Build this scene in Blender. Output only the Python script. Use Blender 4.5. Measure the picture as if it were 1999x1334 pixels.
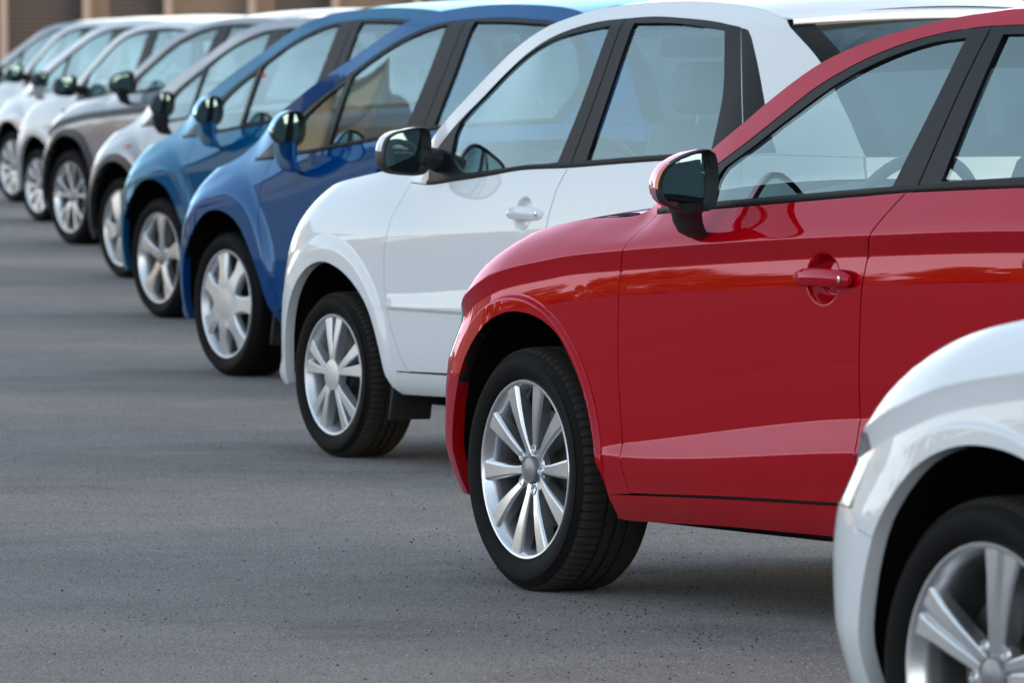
import bpy, bmesh, math, random
import numpy as np
from mathutils import Vector, Matrix
from mathutils.geometry import delaunay_2d_cdt
random.seed(7); np.random.seed(7)
sc = bpy.context.scene
for o in list(bpy.data.objects): bpy.data.objects.remove(o)
C = sc.collection
PI = math.pi
R_ = math.radians

# ------------------------------------------------------------------ camera: long lens, eye height
cam_d = bpy.data.cameras.new('camera'); cam = bpy.data.objects.new('camera', cam_d); C.objects.link(cam)
cam.location = (0, 0, 1.496)
cam.rotation_euler = (R_(90) - math.atan((667 - 45) / 15500.0), 0, 0)
cam_d.sensor_width = 36.0
cam_d.lens = 36.0 * 15500.0 / 1999.0
cam_d.clip_start = .5; cam_d.clip_end = 2000
cam_d.dof.use_dof = True; cam_d.dof.focus_distance = 21.2; cam_d.dof.aperture_fstop = 11.0
cam_d.dof.aperture_blades = 9
sc.camera = cam
# ------------------------------------------------------------------ sky, sun, exposure
SUN_AZ, SUN_EL = 119.0, 8.0           # degrees clockwise from +Y, degrees up
w = bpy.data.worlds.new('World'); sc.world = w; w.use_nodes = True
wn = w.node_tree.nodes; wl = w.node_tree.links; wn.clear()
wo = wn.new('ShaderNodeOutputWorld'); bg = wn.new('ShaderNodeBackground'); sky = wn.new('ShaderNodeTexSky')
sky.sky_type = 'NISHITA'; sky.sun_disc = False
sky.sun_elevation = R_(SUN_EL); sky.sun_rotation = R_(SUN_AZ)
sky.air_density = 1.0; sky.dust_density = 1.2; sky.ozone_density = 1.0
hs = wn.new('ShaderNodeHueSaturation'); hs.inputs['Saturation'].default_value = .85
wl.new(sky.outputs[0], hs.inputs['Color'])
# thin high cloud drawn over the whole sky
wtc = wn.new('ShaderNodeTexCoord'); wmp = wn.new('ShaderNodeMapping'); wmp.inputs['Scale'].default_value = (1, 1, 3.5); wl.new(wtc.outputs['Generated'], wmp.inputs['Vector'])
wnz = wn.new('ShaderNodeTexNoise'); wnz.inputs['Scale'].default_value = 2.6; wnz.inputs['Detail'].default_value = 6; wl.new(wmp.outputs[0], wnz.inputs['Vector'])
wmr = wn.new('ShaderNodeMapRange'); wmr.inputs[1].default_value = .35; wmr.inputs[2].default_value = .65; wmr.inputs[3].default_value = .5; wmr.inputs[4].default_value = .85; wl.new(wnz.outputs[0], wmr.inputs[0])
wmx = wn.new('ShaderNodeMixRGB'); wmx.inputs[2].default_value = (3.05, 3.75, 4.35, 1)
# the veil is looked through at a longer slant near the horizon, so it is brighter there
wsp = wn.new('ShaderNodeSeparateXYZ'); wl.new(wtc.outputs['Generated'], wsp.inputs[0])
wgr = wn.new('ShaderNodeMapRange'); wgr.interpolation_type = 'SMOOTHSTEP'; wgr.inputs[1].default_value = 0; wgr.inputs[2].default_value = .7; wgr.inputs[3].default_value = 1.35; wgr.inputs[4].default_value = .8; wl.new(wsp.outputs[2], wgr.inputs[0])
wvm = wn.new('ShaderNodeVectorMath'); wvm.operation = 'SCALE'; wvm.inputs[0].default_value = (2.85, 3.6, 4.4); wl.new(wgr.outputs[0], wvm.inputs['Scale']); wl.new(wvm.outputs[0], wmx.inputs[2])
wl.new(wmr.outputs[0], wmx.inputs[0]); wl.new(hs.outputs[0], wmx.inputs[1])
# evening haze: a warm bright band low all round the horizon
wab = wn.new('ShaderNodeMath'); wab.operation = 'ABSOLUTE'; wl.new(wsp.outputs[2], wab.inputs[0])
wex = wn.new('ShaderNodeMath'); wex.operation = 'MULTIPLY'; wex.inputs[1].default_value = -1 / .13; wl.new(wab.outputs[0], wex.inputs[0])
wep = wn.new('ShaderNodeMath'); wep.operation = 'EXPONENT'; wl.new(wex.outputs[0], wep.inputs[0])
wgl = wn.new('ShaderNodeVectorMath'); wgl.operation = 'SCALE'; wgl.inputs[0].default_value = (6.6, 6.0, 5.3); wl.new(wep.outputs[0], wgl.inputs['Scale'])
wad = wn.new('ShaderNodeVectorMath'); wl.new(wmx.outputs[0], wad.inputs[0]); wl.new(wgl.outputs[0], wad.inputs[1]); wl.new(wad.outputs[0], bg.inputs['Color'])
bg.inputs['Strength'].default_value = .12
wl.new(bg.outputs[0], wo.inputs['Surface'])
sun_d = bpy.data.lights.new('sun', 'SUN'); sun = bpy.data.objects.new('sun', sun_d); C.objects.link(sun)
sun_d.energy = .75; sun_d.angle = R_(22); sun_d.color = (1, .76, .52)
sd = Vector((math.sin(R_(SUN_AZ)) * math.cos(R_(SUN_EL)), math.cos(R_(SUN_AZ)) * math.cos(R_(SUN_EL)), math.sin(R_(SUN_EL))))
sun.rotation_euler = sd.to_track_quat('Z', 'Y').to_euler()
vs = sc.view_settings; vs.view_transform = 'Standard'; vs.look = 'None'; vs.gamma = 1; vs.use_curve_mapping = False
vs.exposure = 1.38
sc.render.engine = 'CYCLES'
cy = sc.cycles; cy.use_denoising = True; cy.max_bounces = 8; cy.glossy_bounces = 5; cy.transparent_max_bounces = 16
cy.transmission_bounces = 4; cy.diffuse_bounces = 3; cy.caustics_reflective = False; cy.caustics_refractive = False
cy.sample_clamp_indirect = 6
# ------------------------------------------------------------------ helpers
def tag(o, label=None, cat=None, group=None, kind=None):
    if label: o['label'] = label
    if cat: o['category'] = cat
    if group: o['group'] = group
    if kind: o['kind'] = kind
    return o
def empty(name, loc=(0, 0, 0), rz=0, parent=None):
    o = bpy.data.objects.new(name, None); C.objects.link(o); o.location = loc; o.rotation_euler = (0, 0, rz); o.parent = parent
    o.empty_display_size = .2
    return o
def mesh(verts, faces, mat, smooth=True, normals=None, name='m', auto=None):
    me = bpy.data.meshes.new(name)
    me.from_pydata([tuple(map(float, v)) for v in verts], [], [tuple(int(i) for i in f) for f in faces])
    if mat is not None: me.materials.append(mat)
    if smooth: me.polygons.foreach_set('use_smooth', [True] * len(me.polygons))
    me.update()
    if normals is not None:
        me.normals_split_custom_set_from_vertices([tuple(map(float, n)) for n in normals])
    elif auto:
        me.set_sharp_from_angle(angle=R_(auto))
    return me
def obj(name, me, parent=None, loc=(0, 0, 0), rot=(0, 0, 0)):
    o = bpy.data.objects.new(name, me); C.objects.link(o); o.parent = parent; o.location = loc; o.rotation_euler = rot
    return o
class MB:
    """collects quads into one mesh"""
    def __init__(s): s.v = []; s.f = []
    def add(s, v, f):
        b = len(s.v); s.v += [tuple(map(float, p)) for p in v]; s.f += [tuple(i + b for i in q) for q in f]
    def box(s, c, d, rz=0, taper=1.0):
        x, y, z = d[0] / 2, d[1] / 2, d[2] / 2; co, si = math.cos(rz), math.sin(rz); vs = []
        for k in (-1, 1):
            t = taper if k > 0 else 1
            for a, b in ((-1, -1), (1, -1), (1, 1), (-1, 1)):
                px, py = a * x * t, b * y * t
                vs.append((c[0] + px * co - py * si, c[1] + px * si + py * co, c[2] + k * z))
        s.add(vs, [(0, 3, 2, 1), (4, 5, 6, 7), (0, 1, 5, 4), (1, 2, 6, 5), (2, 3, 7, 6), (3, 0, 4, 7)])
    def grid(s, P):
        """P[i][j] points"""
        n, m = len(P), len(P[0]); v = [p for r in P for p in r]
        s.add(v, [(i * m + j, i * m + j + 1, (i + 1) * m + j + 1, (i + 1) * m + j) for i in range(n - 1) for j in range(m - 1)])
    def lathe(s, prof, n, axis='y', close=False, mod=None):
        """prof: (y, r); revolved about local y"""
        P = []
        for i in range(n):
            a = 2 * PI * i / n
            P.append([(( r + (mod(i, j) if mod else 0)) * math.cos(a), y, (r + (mod(i, j) if mod else 0)) * math.sin(a)) for j, (y, r) in enumerate(prof)])
        m = len(prof); v = [p for r in P for p in r]
        s.add(v, [(i * m + j, i * m + j + 1, ((i + 1) % n) * m + j + 1, ((i + 1) % n) * m + j) for i in range(n) for j in range(m - 1)])
    def tube(s, pts, rad, n=8, cap=True):
        P = []; pts = [Vector(p) for p in pts]
        for i, p in enumerate(pts):
            t = (pts[min(i + 1, len(pts) - 1)] - pts[max(i - 1, 0)]).normalized()
            u = t.cross(Vector((0, 0, 1)))
            if u.length < 1e-3: u = t.cross(Vector((1, 0, 0)))
            u.normalize(); w_ = t.cross(u); rr = rad[i] if isinstance(rad, (list, tuple)) else rad
            P.append([tuple(p + (u * math.cos(2 * PI * k / n) + w_ * math.sin(2 * PI * k / n)) * rr) for k in range(n + 1)])
        s.grid(P)
        if cap:
            for row in (P[0], P[-1]): s.add(row[:n], [tuple(range(n))])
    def me(s, mat, smooth=True, auto=35): return mesh(s.v, s.f, mat, smooth, auto=auto)
    def build(s, name, mat, parent=None, smooth=True, auto=35, **k): return obj(name, s.me(mat, smooth, auto), parent, **k)
def bevel_me(me, width, segs=2):
    bm = bmesh.new(); bm.from_mesh(me)
    bmesh.ops.remove_doubles(bm, verts=bm.verts, dist=1e-5)
    ed = [e for e in bm.edges if len(e.link_faces) == 2 and e.calc_face_angle(0) > R_(25)]
    bmesh.ops.bevel(bm, geom=ed, offset=width, segments=segs, affect='EDGES', profile=.6)
    for f in bm.faces: f.smooth = True
    bmesh.ops.recalc_face_normals(bm, faces=bm.faces)
    bm.to_mesh(me); bm.free(); me.set_sharp_from_angle(angle=R_(40))
    return me

# ------------------------------------------------------------------ materials
MATS = {}
def newmat(name):
    m = bpy.data.materials.new(name); m.use_nodes = True; MATS[name] = m
    return m, m.node_tree.nodes, m.node_tree.links, m.node_tree.nodes['Principled BSDF']
def paint(name, col, metallic=0.0, dirt=.12, coat=1.0, rough=.38):
    m, n, l, b = newmat(name)
    tc = n.new('ShaderNodeTexCoord')
    nz = n.new('ShaderNodeTexNoise'); nz.inputs['Scale'].default_value = 3.2; nz.inputs['Detail'].default_value = 6
    l.new(tc.outputs['Object'], nz.inputs['Vector'])
    # road film: a thin dusty veil, thicker on the lowest panels
    sp = n.new('ShaderNodeSeparateXYZ'); l.new(tc.outputs['Object'], sp.inputs[0])
    mr = n.new('ShaderNodeMapRange'); mr.inputs[1].default_value = .2; mr.inputs[2].default_value = .42; mr.inputs[3].default_value = 1; mr.inputs[4].default_value = 0
    l.new(sp.outputs[2], mr.inputs[0])
    mm = n.new('ShaderNodeMath'); mm.operation = 'MULTIPLY'; l.new(mr.outputs[0], mm.inputs[0]); l.new(nz.outputs[0], mm.inputs[1])
    mk = n.new('ShaderNodeMath'); mk.operation = 'MULTIPLY'; mk.inputs[1].default_value = dirt * 2; l.new(mm.outputs[0], mk.inputs[0])
    mx = n.new('ShaderNodeMixRGB'); mx.inputs[1].default_value = (*col, 1); mx.inputs[2].default_value = (.16, .145, .13, 1)
    l.new(mk.outputs[0], mx.inputs[0]); l.new(mx.outputs[0], b.inputs['Base Color'])
    b.inputs['Metallic'].default_value = metallic
    if metallic > .3:
        fl = n.new('ShaderNodeTexNoise'); fl.inputs['Scale'].default_value = 900; l.new(tc.outputs['Object'], fl.inputs['Vector'])
        bp = n.new('ShaderNodeBump'); bp.inputs['Strength'].default_value = .06; bp.inputs['Distance'].default_value = .001
        l.new(fl.outputs[0], bp.inputs['Height']); l.new(bp.outputs[0], b.inputs['Normal'])
    b.inputs['Roughness'].default_value = rough
    if metallic < .1: b.inputs['Specular IOR Level'].default_value = .02
    b.inputs['Coat Weight'].default_value = coat; b.inputs['Coat IOR'].default_value = 1.48
    r2 = n.new('ShaderNodeMapRange'); r2.inputs[3].default_value = .0; r2.inputs[4].default_value = .03
    l.new(nz.outputs[0], r2.inputs[0]); l.new(r2.outputs[0], b.inputs['Coat Roughness'])
    return m
def candy(name, col, tint, ior=1.52, dirt=.10):
    """deep solid colour under a tinted clear coat: diffuse base, fresnel gloss on top"""
    m = paint(name, col, 0, dirt); n, l = m.node_tree.nodes, m.node_tree.links; b = n['Principled BSDF']; out = [q for q in n if q.type == 'OUTPUT_MATERIAL'][0]
    b.inputs['Coat Weight'].default_value = 0; b.inputs['Specular IOR Level'].default_value = 0; b.inputs['Roughness'].default_value = .9
    gl = n.new('ShaderNodeBsdfGlossy'); gl.inputs[0].default_value = (*tint, 1)
    cr = b.inputs['Coat Roughness'].links[0].from_socket; l.new(cr, gl.inputs['Roughness'])
    fr = n.new('ShaderNodeFresnel'); fr.inputs[0].default_value = ior; mx = n.new('ShaderNodeMixShader')
    l.new(fr.outputs[0], mx.inputs[0]); l.new(b.outputs[0], mx.inputs[1]); l.new(gl.outputs[0], mx.inputs[2]); l.new(mx.outputs[0], out.inputs['Surface'])
    return m
def plain(name, col, rough=.5, metallic=0.0, spec=.5, bump=0, bscale=200):
    m, n, l, b = newmat(name)
    tc = n.new('ShaderNodeTexCoord'); nz = n.new('ShaderNodeTexNoise'); nz.inputs['Scale'].default_value = bscale; nz.inputs['Detail'].default_value = 4
    l.new(tc.outputs['Object'], nz.inputs['Vector'])
    mr = n.new('ShaderNodeMapRange'); mr.inputs[3].default_value = .8; mr.inputs[4].default_value = 1.2; l.new(nz.outputs[0], mr.inputs[0])
    mx = n.new('ShaderNodeMixRGB'); mx.blend_type = 'MULTIPLY'; mx.inputs[0].default_value = 1; mx.inputs[1].default_value = (*col, 1)
    l.new(mr.outputs[0], mx.inputs[2]); l.new(mx.outputs[0], b.inputs['Base Color'])
    b.inputs['Roughness'].default_value = rough; b.inputs['Metallic'].default_value = metallic; b.inputs['Specular IOR Level'].default_value = spec
    if bump:
        bp = n.new('ShaderNodeBump'); bp.inputs['Strength'].default_value = bump; bp.inputs['Distance'].default_value = .002
        l.new(nz.outputs[0], bp.inputs['Height']); l.new(bp.outputs[0], b.inputs['Normal'])
    return m
def glassmat(name, tint, k=1.7):
    m, n, l, b = newmat(name); n.remove(b)
    out = [x for x in n if x.type == 'OUTPUT_MATERIAL'][0]
    tr = n.new('ShaderNodeBsdfTransparent'); tr.inputs[0].default_value = (*tint, 1)
    gl = n.new('ShaderNodeBsdfGlossy'); gl.inputs['Roughness'].default_value = 0.0; gl.inputs[0].default_value = (.74, .95, 1, 1)
    fr = n.new('ShaderNodeFresnel')
    # a pane is a thin sheet: the same reflectance from either face
    ge = n.new('ShaderNodeNewGeometry'); io = n.new('ShaderNodeMapRange'); io.inputs[3].default_value = 1.52; io.inputs[4].default_value = 1 / 1.52
    l.new(ge.outputs['Backfacing'], io.inputs[0]); l.new(io.outputs[0], fr.inputs[0])
    mu = n.new('ShaderNodeMath'); mu.operation = 'MULTIPLY'; mu.inputs[1].default_value = k; mu.use_clamp = True
    mx = n.new('ShaderNodeMixShader')
    l.new(fr.outputs[0], mu.inputs[0]); l.new(mu.outputs[0], mx.inputs[0]); l.new(tr.outputs[0], mx.inputs[1]); l.new(gl.outputs[0], mx.inputs[2])
    l.new(mx.outputs[0], out.inputs['Surface'])
    return m
GLASS = glassmat('window_glass', (.80, .90, .89), 2.0)
GLASSD = glassmat('tinted_rear_glass', (.20, .235, .24), 1.8)
LENS = glassmat('lamp_lens', (.9, .93, .95), 1.6)
MIRROR = plain('mirror_silver', (.36, .46, .46), .02, 1.0)
TRIM = plain('black_trim', (.009, .0095, .011), .45, spec=.15, bump=.05, bscale=600)
PILLAR = plain('pillar_film', (.007, .008, .0105), .35, spec=.13)
PLASTIC = plain('black_plastic', (.018, .018, .02), .5, bump=.2, bscale=900)
LINER = plain('wheel_arch_liner', (.008, .008, .008), .9, spec=.1)
RUBBER = plain('tyre_rubber', (.0055, .0055, .006), .65, spec=.12, bump=.12, bscale=260)
TREAD = plain('tyre_tread_dusty', (.038, .033, .029), .85, spec=.1, bump=.3, bscale=160)
ALLOY = plain('alloy_silver', (.74, .75, .77), .25, .9)
COVER = plain('wheel_cover_silver', (.66, .68, .71), .33, .7)
HUBGREY = plain('hub_cap_grey', (.26, .26, .27), .35, .5)
STEEL = plain('brake_steel', (.10, .095, .09), .55, .8)
SEAT = plain('seat_fabric', (.04, .042, .046), .9, bump=.3, bscale=300)
SEATL = plain('seat_fabric_light', (.075, .08, .09), .9, bump=.3, bscale=300)
DASH = plain('dashboard_plastic', (.045, .048, .052), .6, bump=.2, bscale=500)
AMBER = plain('amber_lens', (.75, .16, .02), .12)
CHROME = plain('chrome', (.8, .8, .8), .08, 1.0)
REFLECTOR = plain('lamp_reflector', (.30, .31, .33), .2, .9)
HEADLINER = plain('headliner', (.11, .115, .12), .9)

# ------------------------------------------------------------------ car side surfaces
def pchip(xs,ys):
    xs=np.asarray(xs,float); ys=np.asarray(ys,float)
    if len(xs)==1: return lambda x: np.full(np.shape(x),ys[0])
    h=np.diff(xs); d=np.diff(ys)/h; m=np.zeros(len(xs))
    m[0]=d[0]; m[-1]=d[-1]
    for i in range(1,len(xs)-1):
        if d[i-1]*d[i]>0:
            w1=2*h[i]+h[i-1]; w2=h[i]+2*h[i-1]; m[i]=(w1+w2)/(w1/d[i-1]+w2/d[i])
    def f(x):
        x=np.asarray(x,float); xc=np.clip(x,xs[0],xs[-1])
        i=np.clip(np.searchsorted(xs,xc)-1,0,len(h)-1)
        t=(xc-xs[i])/h[i]; a=ys[i]; b=ys[i+1]; H=h[i]
        t2=t*t; t3=t2*t
        y=(2*t3-3*t2+1)*a+(t3-2*t2+t)*H*m[i]+(-2*t3+3*t2)*b+(t3-t2)*H*m[i+1]
        return y+np.where(x<xs[0],(x-xs[0])*m[0],0)+np.where(x>xs[-1],(x-xs[-1])*m[-1],0)
    return f
def F1(p):
    if isinstance(p,(int,float)): return lambda x: np.full(np.shape(x),float(p))
    p=sorted(p); return pchip([a for a,_ in p],[b for _,b in p])
def sstep(t):
    t=np.clip(t,0,1); return t*t*(3-2*t)
class Surf:
    """inset v(x,z) of a car's left side behind its widest plane"""
    def __init__(s,spec):
        s.sp=spec
        s.keys=[(F1(k[0]),F1(k[1]),F1(k[2]),F1(k[3])) for k in spec['keys']]
        s.nose=spec['nose']; s.tail=spec['tail']; s.arch=spec['arch']; s.extra=spec.get('extra',[])
    def __call__(s,x,z):
        x=np.asarray(x,float); z=np.asarray(z,float)
        K=[(k[0](x),k[1](x),k[2](x),k[3](x)) for k in s.keys]
        v=K[0][1]+(z-K[0][0])*K[0][2]
        for a,b in zip(K[:-1],K[1:]):
            h=np.maximum(b[0]-a[0],1e-4); t=np.clip((z-a[0])/h,0,1); t2=t*t; t3=t2*t
            y=(2*t3-3*t2+1)*a[1]+(t3-2*t2+t)*h*a[3]+(-2*t3+3*t2)*b[1]+(t3-t2)*h*b[2]
            v=np.where(z>=a[0],y,v)
        e=K[-1]; v=np.where(z>e[0],e[1]+(z-e[0])*e[3],v)
        # rounded nose and tail in plan; corner moves with height
        for sg,n in ((1,s.nose),(-1,s.tail)):
            x0,a,b=F1(n[0])(z),F1(n[1])(z),n[2]
            u=np.clip((sg*x-x0)/a,0,.985); v=v+b*(1-np.sqrt(1-u**2.2))
        # wheel arch lips
        for (cx,cz,Ra,ex,lip,wid,blend) in s.arch:
            rr=np.sqrt(((x-cx)/ex)**2+(z-cz)**2)-Ra
            g=np.where(rr<wid,1.0,1-sstep((rr-wid)/blend))
            fade=sstep((z-(cz-.12))/.15)
            v=v-lip*g*(.25+.75*fade)
        for (cx,cz,rx,rz,dep) in s.extra:
            rr=((x-cx)/rx)**2+((z-cz)/rz)**2
            v=v+dep*sstep(np.clip((1-rr)*1.6,0,1))
        return v
def catmull(pts, step):
    """smooth open polyline through pts, resampled about every step metres"""
    p = [np.array(q, float) for q in pts]; out = []
    if len(p) == 2:
        n = max(1, int(np.linalg.norm(p[1] - p[0]) / step)); return [p[0] + (p[1] - p[0]) * i / n for i in range(n + 1)]
    for i in range(len(p) - 1):
        a = p[i - 1] if i > 0 else 2 * p[0] - p[1]; b = p[i]; c = p[i + 1]; d = p[i + 2] if i + 2 < len(p) else 2 * p[-1] - p[-2]
        n = max(1, int(np.linalg.norm(c - b) / step))
        for k in range(n):
            t = k / n
            out.append(.5 * ((2 * b) + (-a + c) * t + (2 * a - 5 * b + 4 * c - d) * t * t + (-a + 3 * b - 3 * c + d) * t ** 3))
    out.append(p[-1]); return out
def loop(segs, step):
    out = []
    for s in segs:
        for q in catmull(s, step):
            if not out or np.linalg.norm(q - out[-1]) > step * .25: out.append(q)
    while np.linalg.norm(out[0] - out[-1]) < step * .25: out.pop()
    P = np.array(out); a = np.sum(P[:, 0] * np.roll(P[:, 1], -1) - np.roll(P[:, 0], -1) * P[:, 1])
    return P if a > 0 else P[::-1].copy()          # counter-clockwise
def shrink(P, d):
    e = np.roll(P, -1, 0) - P; e /= np.maximum(np.linalg.norm(e, axis=1, keepdims=True), 1e-9)
    n = np.stack([-e[:, 1], e[:, 0]], 1); m = n + np.roll(n, 1, 0); l = np.maximum(np.linalg.norm(m, axis=1, keepdims=True), .4)
    return P + m / l * d
def inside(P, Q):
    x, y = Q[:, 0], Q[:, 1]; r = np.zeros(len(Q), bool); n = len(P)
    for i in range(n):
        a = P[i]; b = P[(i + 1) % n]
        if a[1] == b[1]: continue
        c = ((a[1] > y) != (b[1] > y)); t = (b[0] - a[0]) * (y - a[1]) / (b[1] - a[1]) + a[0]
        r ^= c & (x < t)
    return r
def tri_panel(S, segs, holes=(), g=.02, gap=.0018, hgap=-.0, creases=True):
    P = shrink(loop(segs, g), gap); Hs = [shrink(loop(h, g), hgap) for h in holes]
    lo = P.min(0); hi = P.max(0)
    X, Z = np.meshgrid(np.arange(lo[0] + g / 2, hi[0], g), np.arange(lo[1] + g / 2, hi[1], g)); X = X + (np.arange(X.shape[0]) % 2)[:, None] * g / 2
    Q = np.stack([X.ravel(), Z.ravel()], 1); far = []
    if creases:
        xs = np.arange(lo[0] + g / 3, hi[0], g * .7)
        for k in S.keys[1:-1]:
            z = k[0](xs)
            keep = np.ones(len(Q), bool)
            d = np.abs(Q[:, 1] - k[0](Q[:, 0])); keep = d > g * .55; Q = Q[keep]
            for o_ in (-.004, .004): far.append(np.stack([xs, z + o_], 1))
        for (cx, cz, Ra, ex, lip, wid, blend) in S.arch:
            q = np.sqrt(((Q[:, 0] - cx) / ex) ** 2 + (Q[:, 1] - cz) ** 2) - Ra; Q = Q[(q < wid - .012) | (q > wid + blend + .010)]
            far = [f[(lambda q: (q < wid - .008) | (q > wid + blend + .008))(np.sqrt(((f[:, 0] - cx) / ex) ** 2 + (f[:, 1] - cz) ** 2) - Ra)] for f in far]
            t = np.linspace(-.7, PI + .7, int(Ra * 4.4 / min(g * .6, .012)))
            for o_ in (-.006, -.001, blend * .2, blend * .4, blend * .6, blend * .8, blend + .001, blend + .006):
                rr = Ra + wid + o_; far.append(np.stack([cx + ex * rr * np.cos(t), cz + rr * np.sin(t)], 1))
        for (cx, cz, rx, rz, dep) in S.extra:
            q = ((Q[:, 0] - cx) / rx) ** 2 + ((Q[:, 1] - cz) / rz) ** 2; Q = Q[q > 1.15]
            for s in np.linspace(.05, 1.05, 12):
                t = np.linspace(0, 2 * PI, 6 + int(40 * s), endpoint=False); far.append(np.stack([cx + rx * s * np.cos(t), cz + rz * s * np.sin(t)], 1))
    if far: Q = np.concatenate([Q] + far)
    ok = inside(P, Q)
    for h in Hs: ok &= ~inside(h, Q)
    Q = Q[ok]
    allb = np.concatenate([P] + Hs)
    if len(Q):
        d2 = np.full(len(Q), 9.)
        for i in range(0, len(allb), 200): d2 = np.minimum(d2, ((Q[:, None, :] - allb[None, i:i + 200]) ** 2).sum(2).min(1))
        Q = Q[d2 > (min(g, .025) * .3) ** 2]
    V = np.concatenate([allb, Q]); edges = []; b = 0; rings = []
    for L in [P] + Hs:
        n = len(L); edges += [(b + i, b + (i + 1) % n) for i in range(n)]; rings.append((b, n)); b += n
    cv, ce, cf, ov, oe, of_ = delaunay_2d_cdt([Vector(q) for q in V], edges, [], 0, 1e-6)
    CV = np.array([tuple(q) for q in cv]); T = np.array([f for f in cf if len(f) == 3])
    cen = CV[T].mean(1); ok = inside(P, cen)
    for h in Hs: ok &= ~inside(h, cen)
    T = T[ok]
    a = CV[T[:, 1]] - CV[T[:, 0]]; c = CV[T[:, 2]] - CV[T[:, 0]]; ar = a[:, 0] * c[:, 1] - a[:, 1] * c[:, 0]
    T = T[np.abs(ar) > 1e-9]
    return CV, T, [P] + Hs
def side_mesh(S, W, tri, mat, side, dv=0.0, flange=.014, hflange=.014):
    CV, T, rings = tri; x, z = CV[:, 0], CV[:, 1]; e = .0015
    v = S(x, z) + dv; vx = (S(x + e, z) - S(x - e, z)) / (2 * e); vz = (S(x, z + e) - S(x, z - e)) / (2 * e)
    y = side * (W - v)
    verts = [np.stack([x, y, z], 1)]; N = np.stack([vx, np.full(len(x), float(side)), vz], 1); N /= np.linalg.norm(N, axis=1, keepdims=True); norms = [N]
    # triangles are ccw in (x,z); seen from +y x runs right-to-left
    F = [tuple(t[::-1]) if side > 0 else tuple(t) for t in T]
    base = len(x)
    for ri, L in enumerate(rings):
        fl = flange if ri == 0 else hflange
        if fl <= 0: continue
        n = len(L); lx, lz = L[:, 0], L[:, 1]; lv = S(lx, lz) + dv
        ed = np.roll(L, -1, 0) - np.roll(L, 1, 0); ed /= np.maximum(np.linalg.norm(ed, axis=1, keepdims=True), 1e-9)
        out = np.stack([ed[:, 1], np.zeros(n), -ed[:, 0]], 1) * (1 if ri == 0 else -1)
        for d in (0, fl):
            verts.append(np.stack([lx, side * (W - lv - d), lz], 1)); norms.append(out)
        for i in range(n):
            j = (i + 1) % n; q = (base + i, base + j, base + n + j, base + n + i)
            F.append(q if (side > 0) == (ri == 0) else q[::-1])
        base += 2 * n
    return mesh(np.concatenate(verts), F, mat, True, np.concatenate(norms))
# ------------------------------------------------------------------ wheels (local y = outward, rim lip plane at y = 0)
def bar(mb, secs, a0):
    """spoke swept outwards: secs of (r, angle offset, half width, front y, back y, chamfer)"""
    P = []
    for r, da, hw, yf, yb, ch in secs:
        a = a0 + da; ca, sa = math.cos(a), math.sin(a)
        P.append([(r * ca - t * sa, y, r * sa + t * ca) for t, y in ((-hw, yb), (-hw * 1.0, yf - ch), (-hw + ch * .35, yf - ch * .3), (-hw + ch, yf), (hw - ch, yf), (hw - ch * .35, yf - ch * .3), (hw, yf - ch), (hw, yb))])
    mb.grid(P)
def disc(mb, r, y, n=40, dome=0.0, edge=.0, a0=0):
    prof = []
    for k in range(7):
        t = k / 6; prof.append((y + dome * (1 - t * t), r * t + 1e-4))
    prof.append((y - edge, r)) if edge else None
    mb.lathe(prof[::-1], n)
WHEEL_CACHE = {}
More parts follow.
